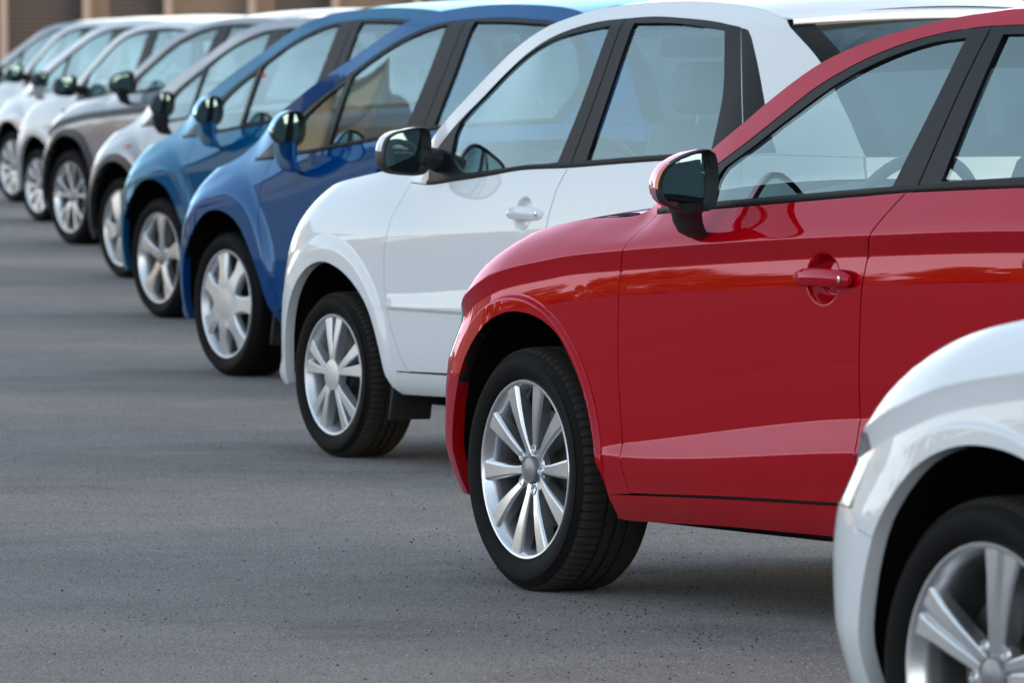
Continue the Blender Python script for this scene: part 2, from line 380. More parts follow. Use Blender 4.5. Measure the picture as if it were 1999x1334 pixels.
def wheel_meshes(style, r, rim, width, fine):
    key = (style, r, rim, width, fine)
    if key in WHEEL_CACHE: return WHEEL_CACHE[key]
    parts = []
    # tyre: rounded sidewall, shoulder blocks, ribbed tread
    wd = width; mid = (rim + r) / 2
    side_prof = [(-.010, rim - .002), (.001, rim + .004), (.007, rim + .014), (.0125, mid - .008), (.0125, mid + .010), (.0118, mid + .0125), (.010, r - .032), (.005, r - .022), (-.003, r - .0125)]
    tread = [(-.003, r - .0125), (-.011, r - .005), (-.022, r - .0015), (-.036, r)]
    ribs = [-.036 - (wd - .072) * k / 4 for k in range(5)]
    for k in range(1, 5):
        if k < 4: tread += [(ribs[k] + .0055, r), (ribs[k] + .0045, r - .0075), (ribs[k] - .0045, r - .0075), (ribs[k] - .0055, r)]
    tread += [(-wd + .036, r), (-wd + .018, r - .003), (-wd + .004, r - .014), (-wd - .006, r - .035), (-wd - .010, mid), (-wd + .004, rim)]
    n = 320 if fine else 96
    mb = MB(); mb.lathe(side_prof[::-1], 96)
    parts.append(('tyre', mb.me(RUBBER)))
    mb = MB()
    if fine:
        T_ = tread[::-1]
        def mod(i, j):
            c = i % 4
            y = T_[j][0]
            sip = 1 if c == 0 else 0
            if y > -.034 and T_[j][1] > r - .013: return -.0065 * sip
            if y > -.06 and abs(T_[j][1] - r) < 1e-6: return -.0055 * sip
            return 0
        mb.lathe(tread[::-1], n, mod=mod)
    else: mb.lathe(tread[::-1], n)
    parts.append(('tread', mb.me(TREAD if fine else RUBBER, auto=30)))
    # rim: lip, step and barrel
    mt = COVER if style in ('cover7', 'pairs') else ALLOY
    mb = MB()
    lip = [(-.012, rim + .003), (-.001, rim + .003), (.003, rim), (.0032, rim - .004), (.0005, rim - .0085), (-.006, rim - .011), (-.014, rim - .017), (-.03, rim - .024), (-.09, rim - .030), (-.15, rim - .030)]
    mb.lathe(lip[::-1], 96)
    parts.append(('rim', mb.me(mt, auto=50)))
    mb = MB(); disc(mb, rim - .028, -.135, 32); parts.append(('backing_plate', mb.me(LINER)))
    mb = MB(); mb.lathe([(-.09, .155), (-.072, .155), (-.070, .15), (-.070, .07), (-.04, .068), (-.04, .001)], 48); parts.append(('brake_disc', mb.me(STEEL)))
    ro = rim - .008
    sp = []
    if style == 'ten':
        for k in range(10):
            s = 1 if k % 2 else -1
            sp.append((mt, [(.040, 0, .0135, -.020, -.05, .004), (.075, .02 * s, .0120, -.015, -.05, .0045), (.12, .02 * s, .0165, -.008, -.045, .007), (.17, .01 * s, .0225, -.004, -.04, .008), (ro, 0, .0295, -.002, -.03, .009)], 2 * PI * k / 10 + R_(105 - 36 * 3)))
    elif style == 'pairs':
        for k in range(5):
            for s in (-1, 1):
                sp.append((mt, [(.045, .10 * s, .012, .004, -.03, .003), (.08, .145 * s, .013, .006, -.03, .004), (.14, .19 * s, .0175, .003, -.03, .004), (ro, .205 * s, .0240, -.002, -.025, .004)], 2 * PI * k / 5 + R_(18)))
    elif style == 'cover7':
        for k in range(7):
            sp.append((mt, [(.03, 0, .02, .008, -.02, .004), (.09, 0, .044, .010, -.02, .006), (.13, 0, .036, .006, -.025, .011), (.17, 0, .036, .001, -.025, .012), (ro, 0, .048, -.003, -.02, .010)], 2 * PI * k / 7 + R_(77)))
    elif style == 'star5':
        for k in range(5):
            sp.append((mt, [(.03, 0, .026, -.014, -.05, .006), (.07, 0, .026, -.010, -.05, .007), (.12, 0, .025, -.006, -.045, .008), (.17, 0, .028, -.003, -.04, .008), (ro, 0, .040, -.003, -.03, .008)], 2 * PI * k / 5 + R_(95)))
            for s in (-1, 1):
                sp.append((mt, [(.10, .17 * s, .006, -.012, -.05, .002), (.14, .175 * s, .007, -.008, -.05, .002), (ro, .19 * s, .009, -.004, -.04, .002)], 2 * PI * k / 5 + R_(95)))
    elif style == 'twin5':
        for k in range(5):
            for s in (-1, 1):
                sp.append((mt, [(.035, .30 * s, .010, -.016, -.05, .003), (.07, .19 * s, .012, -.012, -.05, .004), (.12, .15 * s, .014, -.007, -.045, .005), (.18, .13 * s, .017, -.004, -.04, .006), (ro, .13 * s, .024, -.003, -.03, .007)], 2 * PI * k / 5 + R_(100)))
            sp.append((mt, [(.06, 0, .014, -.020, -.05, .002), (.12, 0, .016, -.015, -.05, .002), (ro, 0, .026, -.010, -.04, .002)], 2 * PI * k / 5 + R_(100)))
    elif style == 'turbine':
        for k in range(5):
            sp.append((mt, [(.03, 0, .02, .002, -.03, .003), (.08, .0, .036, .004, -.03, .004), (.14, .06, .050, .002, -.03, .004), (ro, .14, .058, -.004, -.025, .004)], 2 * PI * k / 5 + R_(60)))
    elif style == 'vee5':
        for k in range(5):
            for s in (-1, 1):
                sp.append((mt, [(.03, .25 * s, .010, -.018, -.05, .003), (.08, .17 * s, .0105, -.012, -.05, .004), (.15, .22 * s, .011, -.006, -.045, .004), (ro, .27 * s, .015, -.003, -.03, .004)], 2 * PI * k / 5 + R_(90)))
    groups = {}
    for i, (m_, secs, a) in enumerate(sp):
        mb = MB(); bar(mb, secs, a); parts.append(('spoke', mb.me(m_, auto=18)))
    # hub
    mb = MB()
    if style == 'pairs': disc(mb, .053, .006, 40, .003, .03); parts.append(('hub_cap', mb.me(COVER)))
    elif style == 'cover7':
        disc(mb, .098, .006, 48, .006, .03); parts.append(('hub_cap', mb.me(COVER)))
        mb = MB()
        for k in range(4):
            a = 2 * PI * k / 4 + .5
            b_ = MB(); disc(b_, .010, .0095, 14); mb.add([(v[0] + .05 * math.cos(a), v[1], v[2] + .05 * math.sin(a)) for v in b_.v], b_.f)
        parts.append(('lug_bolt', mb.me(STEEL)))
    elif style == 'turbine':
        disc(mb, .062, .005, 40, .004, .03); parts.append(('hub_cap', mb.me(HUBGREY)))
    else:
        disc(mb, .062, -.026, 40, .006, .03); parts.append(('hub_plate', mb.me(mt)))
        mb = MB(); mb.lathe([(-.03, .037), (-.012, .037), (-.008, .035), (-.008, .033), (-.010, .031), (-.007, .02), (-.006, .001)][::-1], 40); parts.append(('hub_cap', mb.me(HUBGREY)))
        for k in range(5):
            a = 2 * PI * k / 5 + R_(90 if style == 'ten' else 64) + (0 if style != 'ten' else R_(15 + 36 * .5 - 15)); rr = .056
            b_ = MB(); b_.lathe([(-.022, .0135), (-.015, .0135), (-.013, .012), (-.015, .0105), (-.028, .010)][::-1], 16)
            mb = MB(); mb.add([(v[0] + rr * math.cos(a), v[1], v[2] + rr * math.sin(a)) for v in b_.v], b_.f)
            b_ = MB(); b_.lathe([(-.03, .0085), (-.019, .0085), (-.018, .0005)][::-1], 6); mb.add([(v[0] + rr * math.cos(a), v[1], v[2] + rr * math.sin(a)) for v in b_.v], b_.f)
            parts.append(('lug_bolt', mb.me(mt)))
        if style == 'ten':
            a = R_(88); mb = MB(); p = Vector((math.cos(a), 0, math.sin(a)))
            mb.tube([p * (rim - .022) + Vector((0, -.025, 0)), p * (rim - .05) + Vector((0, -.012, 0))], .0055, 8); parts.append(('valve', mb.me(PLASTIC)))
    WHEEL_CACHE[key] = parts
    return parts
def add_wheel(root, x, y, r, rim, width, style, side, steer=0, fine=False, turn=0, far=False):
    e = empty('wheel', (x, y, r - .002), (0 if side > 0 else PI) + steer, root)
    for name, me in wheel_meshes(style, r, rim, width, fine):
        if far and name in ('lug_bolt', 'valve'): continue
        o = obj(name, me, e)
        if name not in ('tyre', 'tread'): o.rotation_euler = (0, turn, 0)
    return e
# ------------------------------------------------------------------ a car from its side drawing
def lerp_list(a, t): return F1(a)(t) if isinstance(a, list) else a
def strip(name, S, W, pts, bx, bz, mat, root, n=20, step=.03, flange=True, dv=0.0, exp=2.0):
    """skin across the car between the left and right edges pts (x, z); bx / bz bulge the middle forwards / upwards"""
    E = catmull(pts, step); m = len(E); P = []; L = [0.0]
    for a, b in zip(E[:-1], E[1:]): L.append(L[-1] + float(np.linalg.norm(b - a)))
    for i, (x, z) in enumerate(E):
        t = L[i] / L[-1]; v = float(S(x, z)) + dv; ye = W - v
        cx = bx[0] + (bx[1] - bx[0]) * t; cz = bz[0] + (bz[1] - bz[0]) * t
        row = []
        for k in range(n + 1):
            s = 1 - 2 * k / n; s = math.copysign(abs(s) ** .8, s); q = 1 - abs(s) ** exp
            row.append((x + cx * q, ye * s, z + cz * q))
        P.append(row)
    mb = MB(); mb.grid(P)
    return mb.build(name, mat, root, auto=60)
def rbox(name, c, d, mat, parent, bev=.02, rot=(0, 0, 0), taper=1.0, segs=3):
    mb = MB(); mb.box((0, 0, 0), d, 0, taper); me = mb.me(mat); bevel_me(me, bev, segs)
    return obj(name, me, parent, c, rot)
def car(spec, place, paintmat, label, wheel_style, g=.03, fine=False, group='cars parked nose-out in the diagonal row',
        arch_trim=None, steer=0.0, turn=0.0, seatmat=None, mirror=None, rimr=None, far=False, mudflap=False, marker=False, badge=False, interior=True, hood_col=None, size=1.0):
    sp = spec; S = Surf(sp); W = sp['W']; wx, wy, head, _ = place; r = sp['r']
    h = R_(90 + head); fv = Vector((math.cos(h), math.sin(h), 0)); lf = Vector((-math.sin(h), math.cos(h), 0))
    origin = Vector((wx, wy, 0)) - lf * W
    root = empty('parked_car', origin, h)
    tag(root, label, 'car', group); root.scale = (size, size, size)
    P = sp['panels']; wb = sp['wb']
    doors = {}
    def panel(name, segs, mat, holes=(), dv=0.0, gg=None, flange=.014, hflange=.014, gap=.0018, hgap=0.0, parent=None, sides=(1, -1), creases=True):
        tri = tri_panel(S, segs, holes, gg or g, gap, hgap, creases); res = []
        for s in sides:
            o = obj(name, side_mesh(S, W, tri, mat, s, dv, flange, hflange), parent[s] if isinstance(parent, dict) else (parent or root)); res.append(o)
        return res
    fender = panel('front_fender', P['fender'], paintmat, gap=.001)
    bump = panel('front_bumper_corner', P['bumper'], paintmat, gap=.001)
    hl = panel('headlight', P['headlight'], LENS, gap=.003, flange=.0)
    for s, o in zip((1, -1), hl): pass
    panel('headlight_reflector', P['headlight'], REFLECTOR, gap=.006, dv=.03, flange=0, parent={1: hl[0], -1: hl[1]}, creases=False)
    fd = panel('front_door', P['fdoor'], paintmat, gg=g * (.75 if fine else 1), gap=.0026, flange=.02); rd = panel('rear_door', P['rdoor'], paintmat, gap=.0026, flange=.02)
    FD = {1: fd[0], -1: fd[1]}; RD = {1: rd[0], -1: rd[1]}
    panel('sill', P['sill'], paintmat, gap=.002); panel('rear_quarter_panel', P['quarter'], paintmat, gap=.001)
    panel('roof_side_rail', P['frame'], paintmat, gap=.0005, gg=g * .8)
    panel('window_trim', P['ftrim'][0], PILLAR, holes=P['ftrim'][1], dv=.0015, gap=.0012, parent=FD, hflange=.012, creases=False)
    for h_ in P['ftrim'][1]: panel('window_glass', h_, GLASS, dv=.011, gap=-.003, flange=0, parent=FD, creases=False, gg=.05)
    panel('window_trim', P['rtrim'][0], PILLAR, holes=P['rtrim'][1], dv=.0015, gap=.0012, parent=RD, hflange=.012, creases=False)
    for h_ in P['rtrim'][1]: panel('window_glass', h_, GLASS, dv=.011, gap=-.003, flange=0, parent=RD, creases=False, gg=.05)
    # belt moulding and gutter strip: thin proud ribs
    for nm, line in (('belt_moulding', P['beltline']),):
        L = catmull(line, .04)
        for s in (1, -1):
            Pg = []
            for x, z in L:
                v = float(S(x, z + .006)); yy = W - v
                Pg.append([(x, s * (yy - .004), z - .002), (x, s * (yy + .004), z), (x, s * (yy + .0055), z + .006), (x, s * (yy + .003), z + .013), (x, s * (yy - .012), z + .016)])
            mb = MB(); mb.grid(Pg); mb.build(nm, TRIM, root)
    if 'black_extra' in P:
        panel('quarter_trim', P['black_extra'], PILLAR, dv=-.001, gap=.001, creases=False)
    # wheel arches: painted return flange, black liner
    for s in (1, -1):
        for nm, cx, line in (('front', 0, P['arch']), ('rear', -wb, P['archR'])):
            L = catmull(line, .03); Pg = []; Pl = []
            for x, z in L:
                v = float(S(x, z)); y0 = W - v
                Pg.append([(x, s * (y0 - .0005), z), (x, s * (y0 - .004), z + .0), (x, s * (y0 - .035), z)])
                dx, dz = x - cx, z - r; k = 1.04
                Pl.append([(x, s * (y0 - .030), z), (cx + dx * k, s * (y0 - .05), r + dz * k), (cx + dx * k, s * (y0 - .36), r + dz * k)])
            mb = MB(); mb.grid(Pg); mb.build('arch_flange', arch_trim or paintmat, root)
            mb = MB(); mb.grid(Pl)
            b = len(mb.v); inner = [q[2] for q in Pl]; mb.add([(cx, inner[0][1], r)] + inner, [(0, i + 1, i + 2) for i in range(len(inner) - 1)])
            mb.build('wheel_arch_liner', LINER, root, auto=60)
            if arch_trim:
                Pt = []
                for x, z in L:
                    dx, dz = x - cx, z - r; l = math.hypot(dx, dz); row = []
                    for o_, out in ((-.002, .003), (.004, .010), (.04, .010), (.048, .007), (.05, -.004)):
                        xx, zz = x + dx / l * o_, z + dz / l * o_; row.append((xx, s * (W - float(S(xx, zz)) + out), zz))
                    Pt.append(row)
                mb = MB(); mb.grid(Pt); mb.build('arch_cladding', arch_trim, root)
    # skins across the car
    E = P['E']
    strip('front_bumper', S, W, E['fascia'], (.13, .15), (0, 0), paintmat, root)
    mb = MB(); x0 = E['fascia'][0][0] + .165
    for z in (.34, .40, .46, .52, .58): mb.box((x0, 0, z), (.02, W * .95, .022))
    mb.build('grille', PLASTIC, root)
    strip('nose_panel', S, W, E['nose'], (.15, .12), (0, .02), paintmat, root)
    strip('hood', S, W, E['hood'], (.12, sp['cowl']), (.02, sp.get('hoodz', .05)), paintmat, root, dv=.002)
    strip('cowl', S, W, E['cowl'], (sp['cowl'], sp['cowl']), (sp.get('hoodz', .05), .05), PLASTIC, root, dv=.004)
    strip('windshield', S, W, E['screen'], (sp['cowl'], .10), (.05, .03), GLASS, root, dv=.006)
    strip('roof', S, W, E['roof'], (.10, -.04), sp.get('roofz', (.03, .045)), paintmat, root, dv=.001, n=28)
    strip('headliner', S, W, [(x, z - .03) for x, z in E['roof']], (.06, -.02), (.02, .03), HEADLINER, root, dv=.03)
    strip('rear_window', S, W, E['rglass'], (-.06, -.12), (.03, .0), GLASSD, root, dv=.075)
    strip('tailgate', S, W, E['tail'], (-.12, -.14), (0, 0), paintmat, root)
    strip('rear_bumper', S, W, E['rbump'], (-.14, -.12), (0, 0), paintmat, root)
    # black ceramic border of the rear window
    e0 = catmull(E['rglass'], .04); Pb = {1: [], -1: []}
    for s in (1, -1):
        Pg = []
        for x, z in e0:
            v = float(S(x, z)); Pg.append([(x, s * (W - v), z), (x - .012, s * (W - v - .04), z + .003), (x - .02, s * (W - v - .085), z + .004)])
        mb = MB(); mb.grid(Pg); mb.build('rear_window_border', PILLAR, root)
    x, z = E['rglass'][0]; rr = []
    for k in range(25):
        s = 1 - 2 * k / 24; q = 1 - s * s; ye = W - float(S(x, z)) - .001
        rr.append([(x - .05 * q + .02, ye * s, z + .03 * q + .012), (x - .06 * q - .035, ye * s, z + .028 * q + .002), (x - .065 * q - .04, ye * s, z + .02 * q - .012), (x - .06 * q + .0, ye * s, z + .01 * q - .03)])
    mb = MB(); mb.grid(rr); mb.build('roof_spoiler', paintmat, root)
    # tail lamps
    for s in (1, -1):
        x, z = E['tail'][1]; v = float(S(x, z)); rbox('tail_lamp', (x - .01, s * (W - v - .07), z + .03), (.06, .13, .24), plain_red(), root, .02)
    # inner shell so nothing shows daylight through shut lines
    for s in (1, -1):
        x1 = -wb + r + .12; xs = np.linspace(P['arch'][0][0] - .06, x1, 16); Pg = []
        beltf = F1(sorted([tuple(q) for q in P['beltline']]))
        for x in xs:
            zt = float(beltf(x)) - .01; row = []
            for z in np.linspace(.24, zt, 8): row.append((x, s * (W - float(S(x, z)) - .05), z))
            row.append((x, s * (W - float(S(x, zt)) - .11), zt + .004)); Pg.append(row)
        mb = MB(); mb.grid(Pg); mb.build('door_card', DASH, root)
    mb = MB(); mb.box(((.2 - wb) / 2 - .05, 0, .22), (wb + .95, W * 1.5, .05)); mb.box((-.62, 0, .5), (.06, W * 1.6, .55)); mb.box((-wb / 2, 0, .262), (wb - 1.0, W * 1.84, .03)); mb.build('floor_pan', LINER, root)
    # wheels
    rim = rimr or sp['rim']; wv = sp.get('wv', .035)
    for xx in (0, -wb):
        for s in (1, -1):
            add_wheel(root, xx, s * (W - wv), r, rim, sp['tw'], wheel_style, s, steer if xx == 0 else 0, fine, turn if s > 0 else 0, far)
    # mirrors
    mi = dict(sp['mirror']); mi.update(mirror or {})
    for s in (1, -1): door_mirror(root, mi, W, s, paintmat)
    # handles
    for hx, hz, par in sp['handles']:
        for s in (1, -1):
            v = float(S(hx - .09, hz)); y = W - v; Pg = []
            for t in np.linspace(-1, 1, 15):
                xx = hx + .125 * t * (1 if True else 1); k = max(0, 1 - abs(t) ** 6); hh = .0225 * (.55 + .45 * k); out = .018 + .012 * (1 - t * t)
                zc = hz + .004 * (1 - t * t); row = []
                for q in range(13):
                    a = 2 * PI * q / 12; row.append((xx, s * (W - float(S(xx + (0 if abs(t) > .5 else 0), hz + .075)) + out * .62 + math.cos(a) * .011 * (.6 + .4 * k)), zc + math.sin(a) * hh))
                Pg.append(row)
            mb = MB(); mb.grid(Pg)
            for row in (Pg[0], Pg[-1]): mb.add(row[:12], [tuple(range(12))])
            par_o = FD[s] if par == 'f' else RD[s]
            mb.build('door_handle', paintmat, par_o)
            if par == 'f':
                b_ = MB(); b_.lathe([(-.002, .0085), (.003, .008), (.0035, .0005)][::-1], 20); xk = hx - .096
                yk = W - float(S(xk, hz + .075)) + .0235
                obj('lock_cylinder', b_.me(CHROME), par_o, (xk, s * yk, hz + .002), (0, 0, 0 if s > 0 else PI))
    if interior: cabin(root, sp, S, W, seatmat or SEAT)
    if mudflap:
        for s in (1, -1): rbox('mud_flap', (-.43, s * (W - .11), .215), (.012, .16, .14), PLASTIC, root, .005, rot=(0, R_(-14), 0))
    if marker:
        for s in (1, -1):
            xx, zz = marker; rbox('side_marker_lamp', (xx, s * (W - float(S(xx, zz)) + .001), zz), (.05, .012, .022), AMBER, root, .004)
    if badge:
        for s in (1, -1):
            xx, zz = badge; rbox('fender_badge', (xx, s * (W - float(S(xx, zz)) + .001), zz), (.10, .01, .04), TRIM, root, .004)
    return root
_red = []
def plain_red():
    if not _red: _red.append(plain('tail_lamp_red', (.35, .01, .012), .1))
    return _red[0]
def door_mirror(root, mi, W, s, paintmat):
    """housing lofted from the rear-facing outline (u outwards from the door, z) to a rounded cap ahead of it"""
    out = catmull(mi['outline'] + [mi['outline'][0]], .012)[:-1]; n = len(out)
    cu = sum(p[0] for p in out) / n; cz = sum(p[1] for p in out) / n; D = mi['depth']; zc0 = mi['z']; x0 = mi['x']; y0 = W - mi['v']
    secs = [(-.004, .955, 0), (-.004, .985, 0), (0, 1, 0), (.012, 1.012, 0), (.35 * D, 1.0, .0), (.6 * D, .93, .004), (.8 * D, .80, .006), (.92 * D, .62, .008), (D, .34, .008), (D + .004, .03, .008)]
    ty = math.tan(R_(mi.get('yaw', 9)))
    def P(k, u, z, dx, ex=0.0): return (x0 + dx - (u - cu) * k * (ty + ex), s * (y0 + (cu + (u - cu) * k)), zc0 + cz + (z - cz) * k)
    e = empty('side_mirror', (0, 0, 0), 0, root)
    m_top = paintmat if mi.get('cap', 'paint') == 'paint' else TRIM
    ring = [[P(k, u, z + dz, dx) for u, z in out] for dx, k, dz in secs]
    def part(nm, rows, mat, a=40):
        mb = MB(); m = len(rows[0]); mb.grid([r_ + [r_[0]] for r_ in rows]); return mb.build(nm, mat, e, auto=a)
    part('mirror_surround', ring[0:4], PLASTIC)
    split = mi.get('split', None)
    if split is None: part('mirror_housing', ring[3:], m_top)
    else:
        mb = MB(); mt = MB(); rows = [r_ + [r_[0]] for r_ in ring[3:]]
        for i in range(len(rows) - 1):
            for j in range(n):
                q = [rows[i][j], rows[i][j + 1], rows[i + 1][j + 1], rows[i + 1][j]]
                (mt if sum(p[2] for p in q) / 4 > zc0 + split else mb).add(q, [(0, 1, 2, 3)])
        for b_, nm, m_ in ((mb, 'mirror_lower_cover', PLASTIC), (mt, 'mirror_cap', m_top)):
            me = b_.me(m_); bm = bmesh.new(); bm.from_mesh(me); bmesh.ops.remove_doubles(bm, verts=bm.verts, dist=1e-5)
            for f in bm.faces: f.smooth = True
            bm.to_mesh(me); bm.free(); obj(nm, me, e)
    gk = mi.get('glass', .88); gl = [P(gk, u, z, .012, .10) for u, z in out]; gl2 = [P(.96, u, z, -.003) for u, z in out]
    mb = MB(); c = P(0, cu, cz, .010, .10); mb.add([c] + gl, [(0, i + 1, (i + 1) % n + 1) for i in range(n)]); mb.build('mirror_glass', MIRROR, e, auto=60)
    mb = MB(); mb.grid([gl2 + [gl2[0]], gl + [gl[0]]]); mb.build('mirror_bezel', PLASTIC, e)
    # stalk to the door
    Pg = []
    for (u, z, hx, hu, *dx_) in mi.get('stem', []):
        Pg.append([(x0 + mi.get('sx', .05) + (dx_[0] if dx_ else 0) + hx * math.cos(a), s * (y0 + u + hu * math.sin(a)), zc0 + z) for a in np.linspace(0, 2 * PI, 17)])
    mb = MB()
    if Pg: mb.grid(Pg)
    if mi.get('arm'): mb.tube([(x0 + dx, s * (y0 + u), zc0 + z) for dx, u, z, rad in mi['arm']], [q[3] for q in mi['arm']], 14)
    mb.build('mirror_stalk', paintmat if mi.get('stalk') == 'paint' else PLASTIC, e)
    if mi.get('signal'):
        L = [p for p in out if p[0] > mi['signal'][0] and mi['signal'][1] < p[1] < mi['signal'][2]]
        L.sort(key=lambda p: p[1])
        rows = [[P(1.02, u, z, dx) for u, z in L] for dx in (-.002, .004, .010, .016)]
        mb = MB(); mb.grid(rows); mb.build('turn_signal', AMBER, e)
def cabin(root, sp, S, W, sm):
    bx = sp.get('cab', 0.0); e = None
    def seat(x, y, w_=.5, hr=True):
        st = empty('seat', (x, y, 0), 0, root)
        rbox('seat_cushion', (.02, 0, .50), (.52, w_, .16), sm, st, .05)
        rbox('seat_backrest', (-.30, 0, .86), (.14, w_ * .98, .66), sm, st, .06, rot=(0, R_(-16), 0), taper=.82)
        if hr:
            rbox('headrest', (-.41, 0, 1.285), (.10, .27, .17), sm, st, .045, rot=(0, R_(-10), 0))
            mb = MB()
            for k in (-.06, .06): mb.tube([(-.405, k, 1.1), (-.41, k, 1.24)], .006, 8)
            mb.build('headrest_post', CHROME, st)
    e = None
    seat(-1.42 + bx, .36); seat(-1.42 + bx, -.36)
    rs = empty('rear_seat', (-2.25 + bx, 0, 0), 0, root)
    rbox('rear_seat_cushion', (.05, 0, .50), (.50, W * 1.45, .16), sm, rs, .05); rbox('rear_seat_backrest', (-.25, 0, .84), (.16, W * 1.42, .60), sm, rs, .05, rot=(0, R_(-20), 0))
    for k in (-.4, 0, .4): rbox('headrest', (-.38, k, 1.18), (.10, .25, .13), sm, rs, .04)
    zb = sp['dashz']; dx = sp['dashx']
    P = []
    for y in np.linspace(-W + .16, W - .16, 13):
        q = 1 - (y / W) ** 2; hump = .055 * math.exp(-((y - .36) / .2) ** 2)
        P.append([(dx + .55 + .15 * q, y, zb - .06), (dx + .25 + .06 * q, y, zb - .005), (dx + .06, y, zb + hump), (dx - .03, y, zb - .03 + hump * .7), (dx - .06, y, zb - .16), (dx + .03, y, zb - .45)])
    mb = MB(); mb.grid(P); mb.build('dashboard', DASH, root)
    # steering wheel
    st = empty('steering_wheel', (dx - .20, .36, zb - .045), 0, root); st.rotation_euler = (0, R_(-24), 0)
    Pt = []
    for i in range(41):
        a = 2 * PI * i / 40; Pt.append([(.016 * math.cos(b), (.185 + .016 * math.sin(b)) * math.cos(a), (.185 + .016 * math.sin(b)) * math.sin(a)) for b in np.linspace(0, 2 * PI, 13)])
    mb = MB(); mb.grid(Pt); mb.build('wheel_rim', DASH, st)
    rbox('wheel_boss', (.02, 0, -.01), (.05, .15, .12), DASH, st, .02)
    mb = MB()
    for a in (0, PI, -PI / 2): mb.box((.02, .12 * math.cos(a), .12 * math.sin(a)), (.02, .14 if abs(math.cos(a)) > .5 else .05, .035 if abs(math.cos(a)) > .5 else .14))
    mb.build('wheel_spokes', DASH, st)
    im = sp['inmirror']
    r_ = rbox('interior_mirror', im, (.035, .24, .075), DASH, root, .016)
    mb = MB(); mb.tube([(im[0] + .01, 0, im[2] + .03), (im[0] + .06, 0, im[2] + .12)], .012, 8); mb.build('mirror_arm', DASH, r_, loc=(-im[0], 0, -im[2]))
# ------------------------------------------------------------------ side drawings (metres; x forward of the front axle, z above the ground)
def arc(cx, cz, r, a0, a1, n=14): return [(cx + r * math.cos(R_(a0 + (a1 - a0) * i / n)), cz + r * math.sin(R_(a0 + (a1 - a0) * i / n))) for i in range(n + 1)]
def rev(l): return l[::-1]
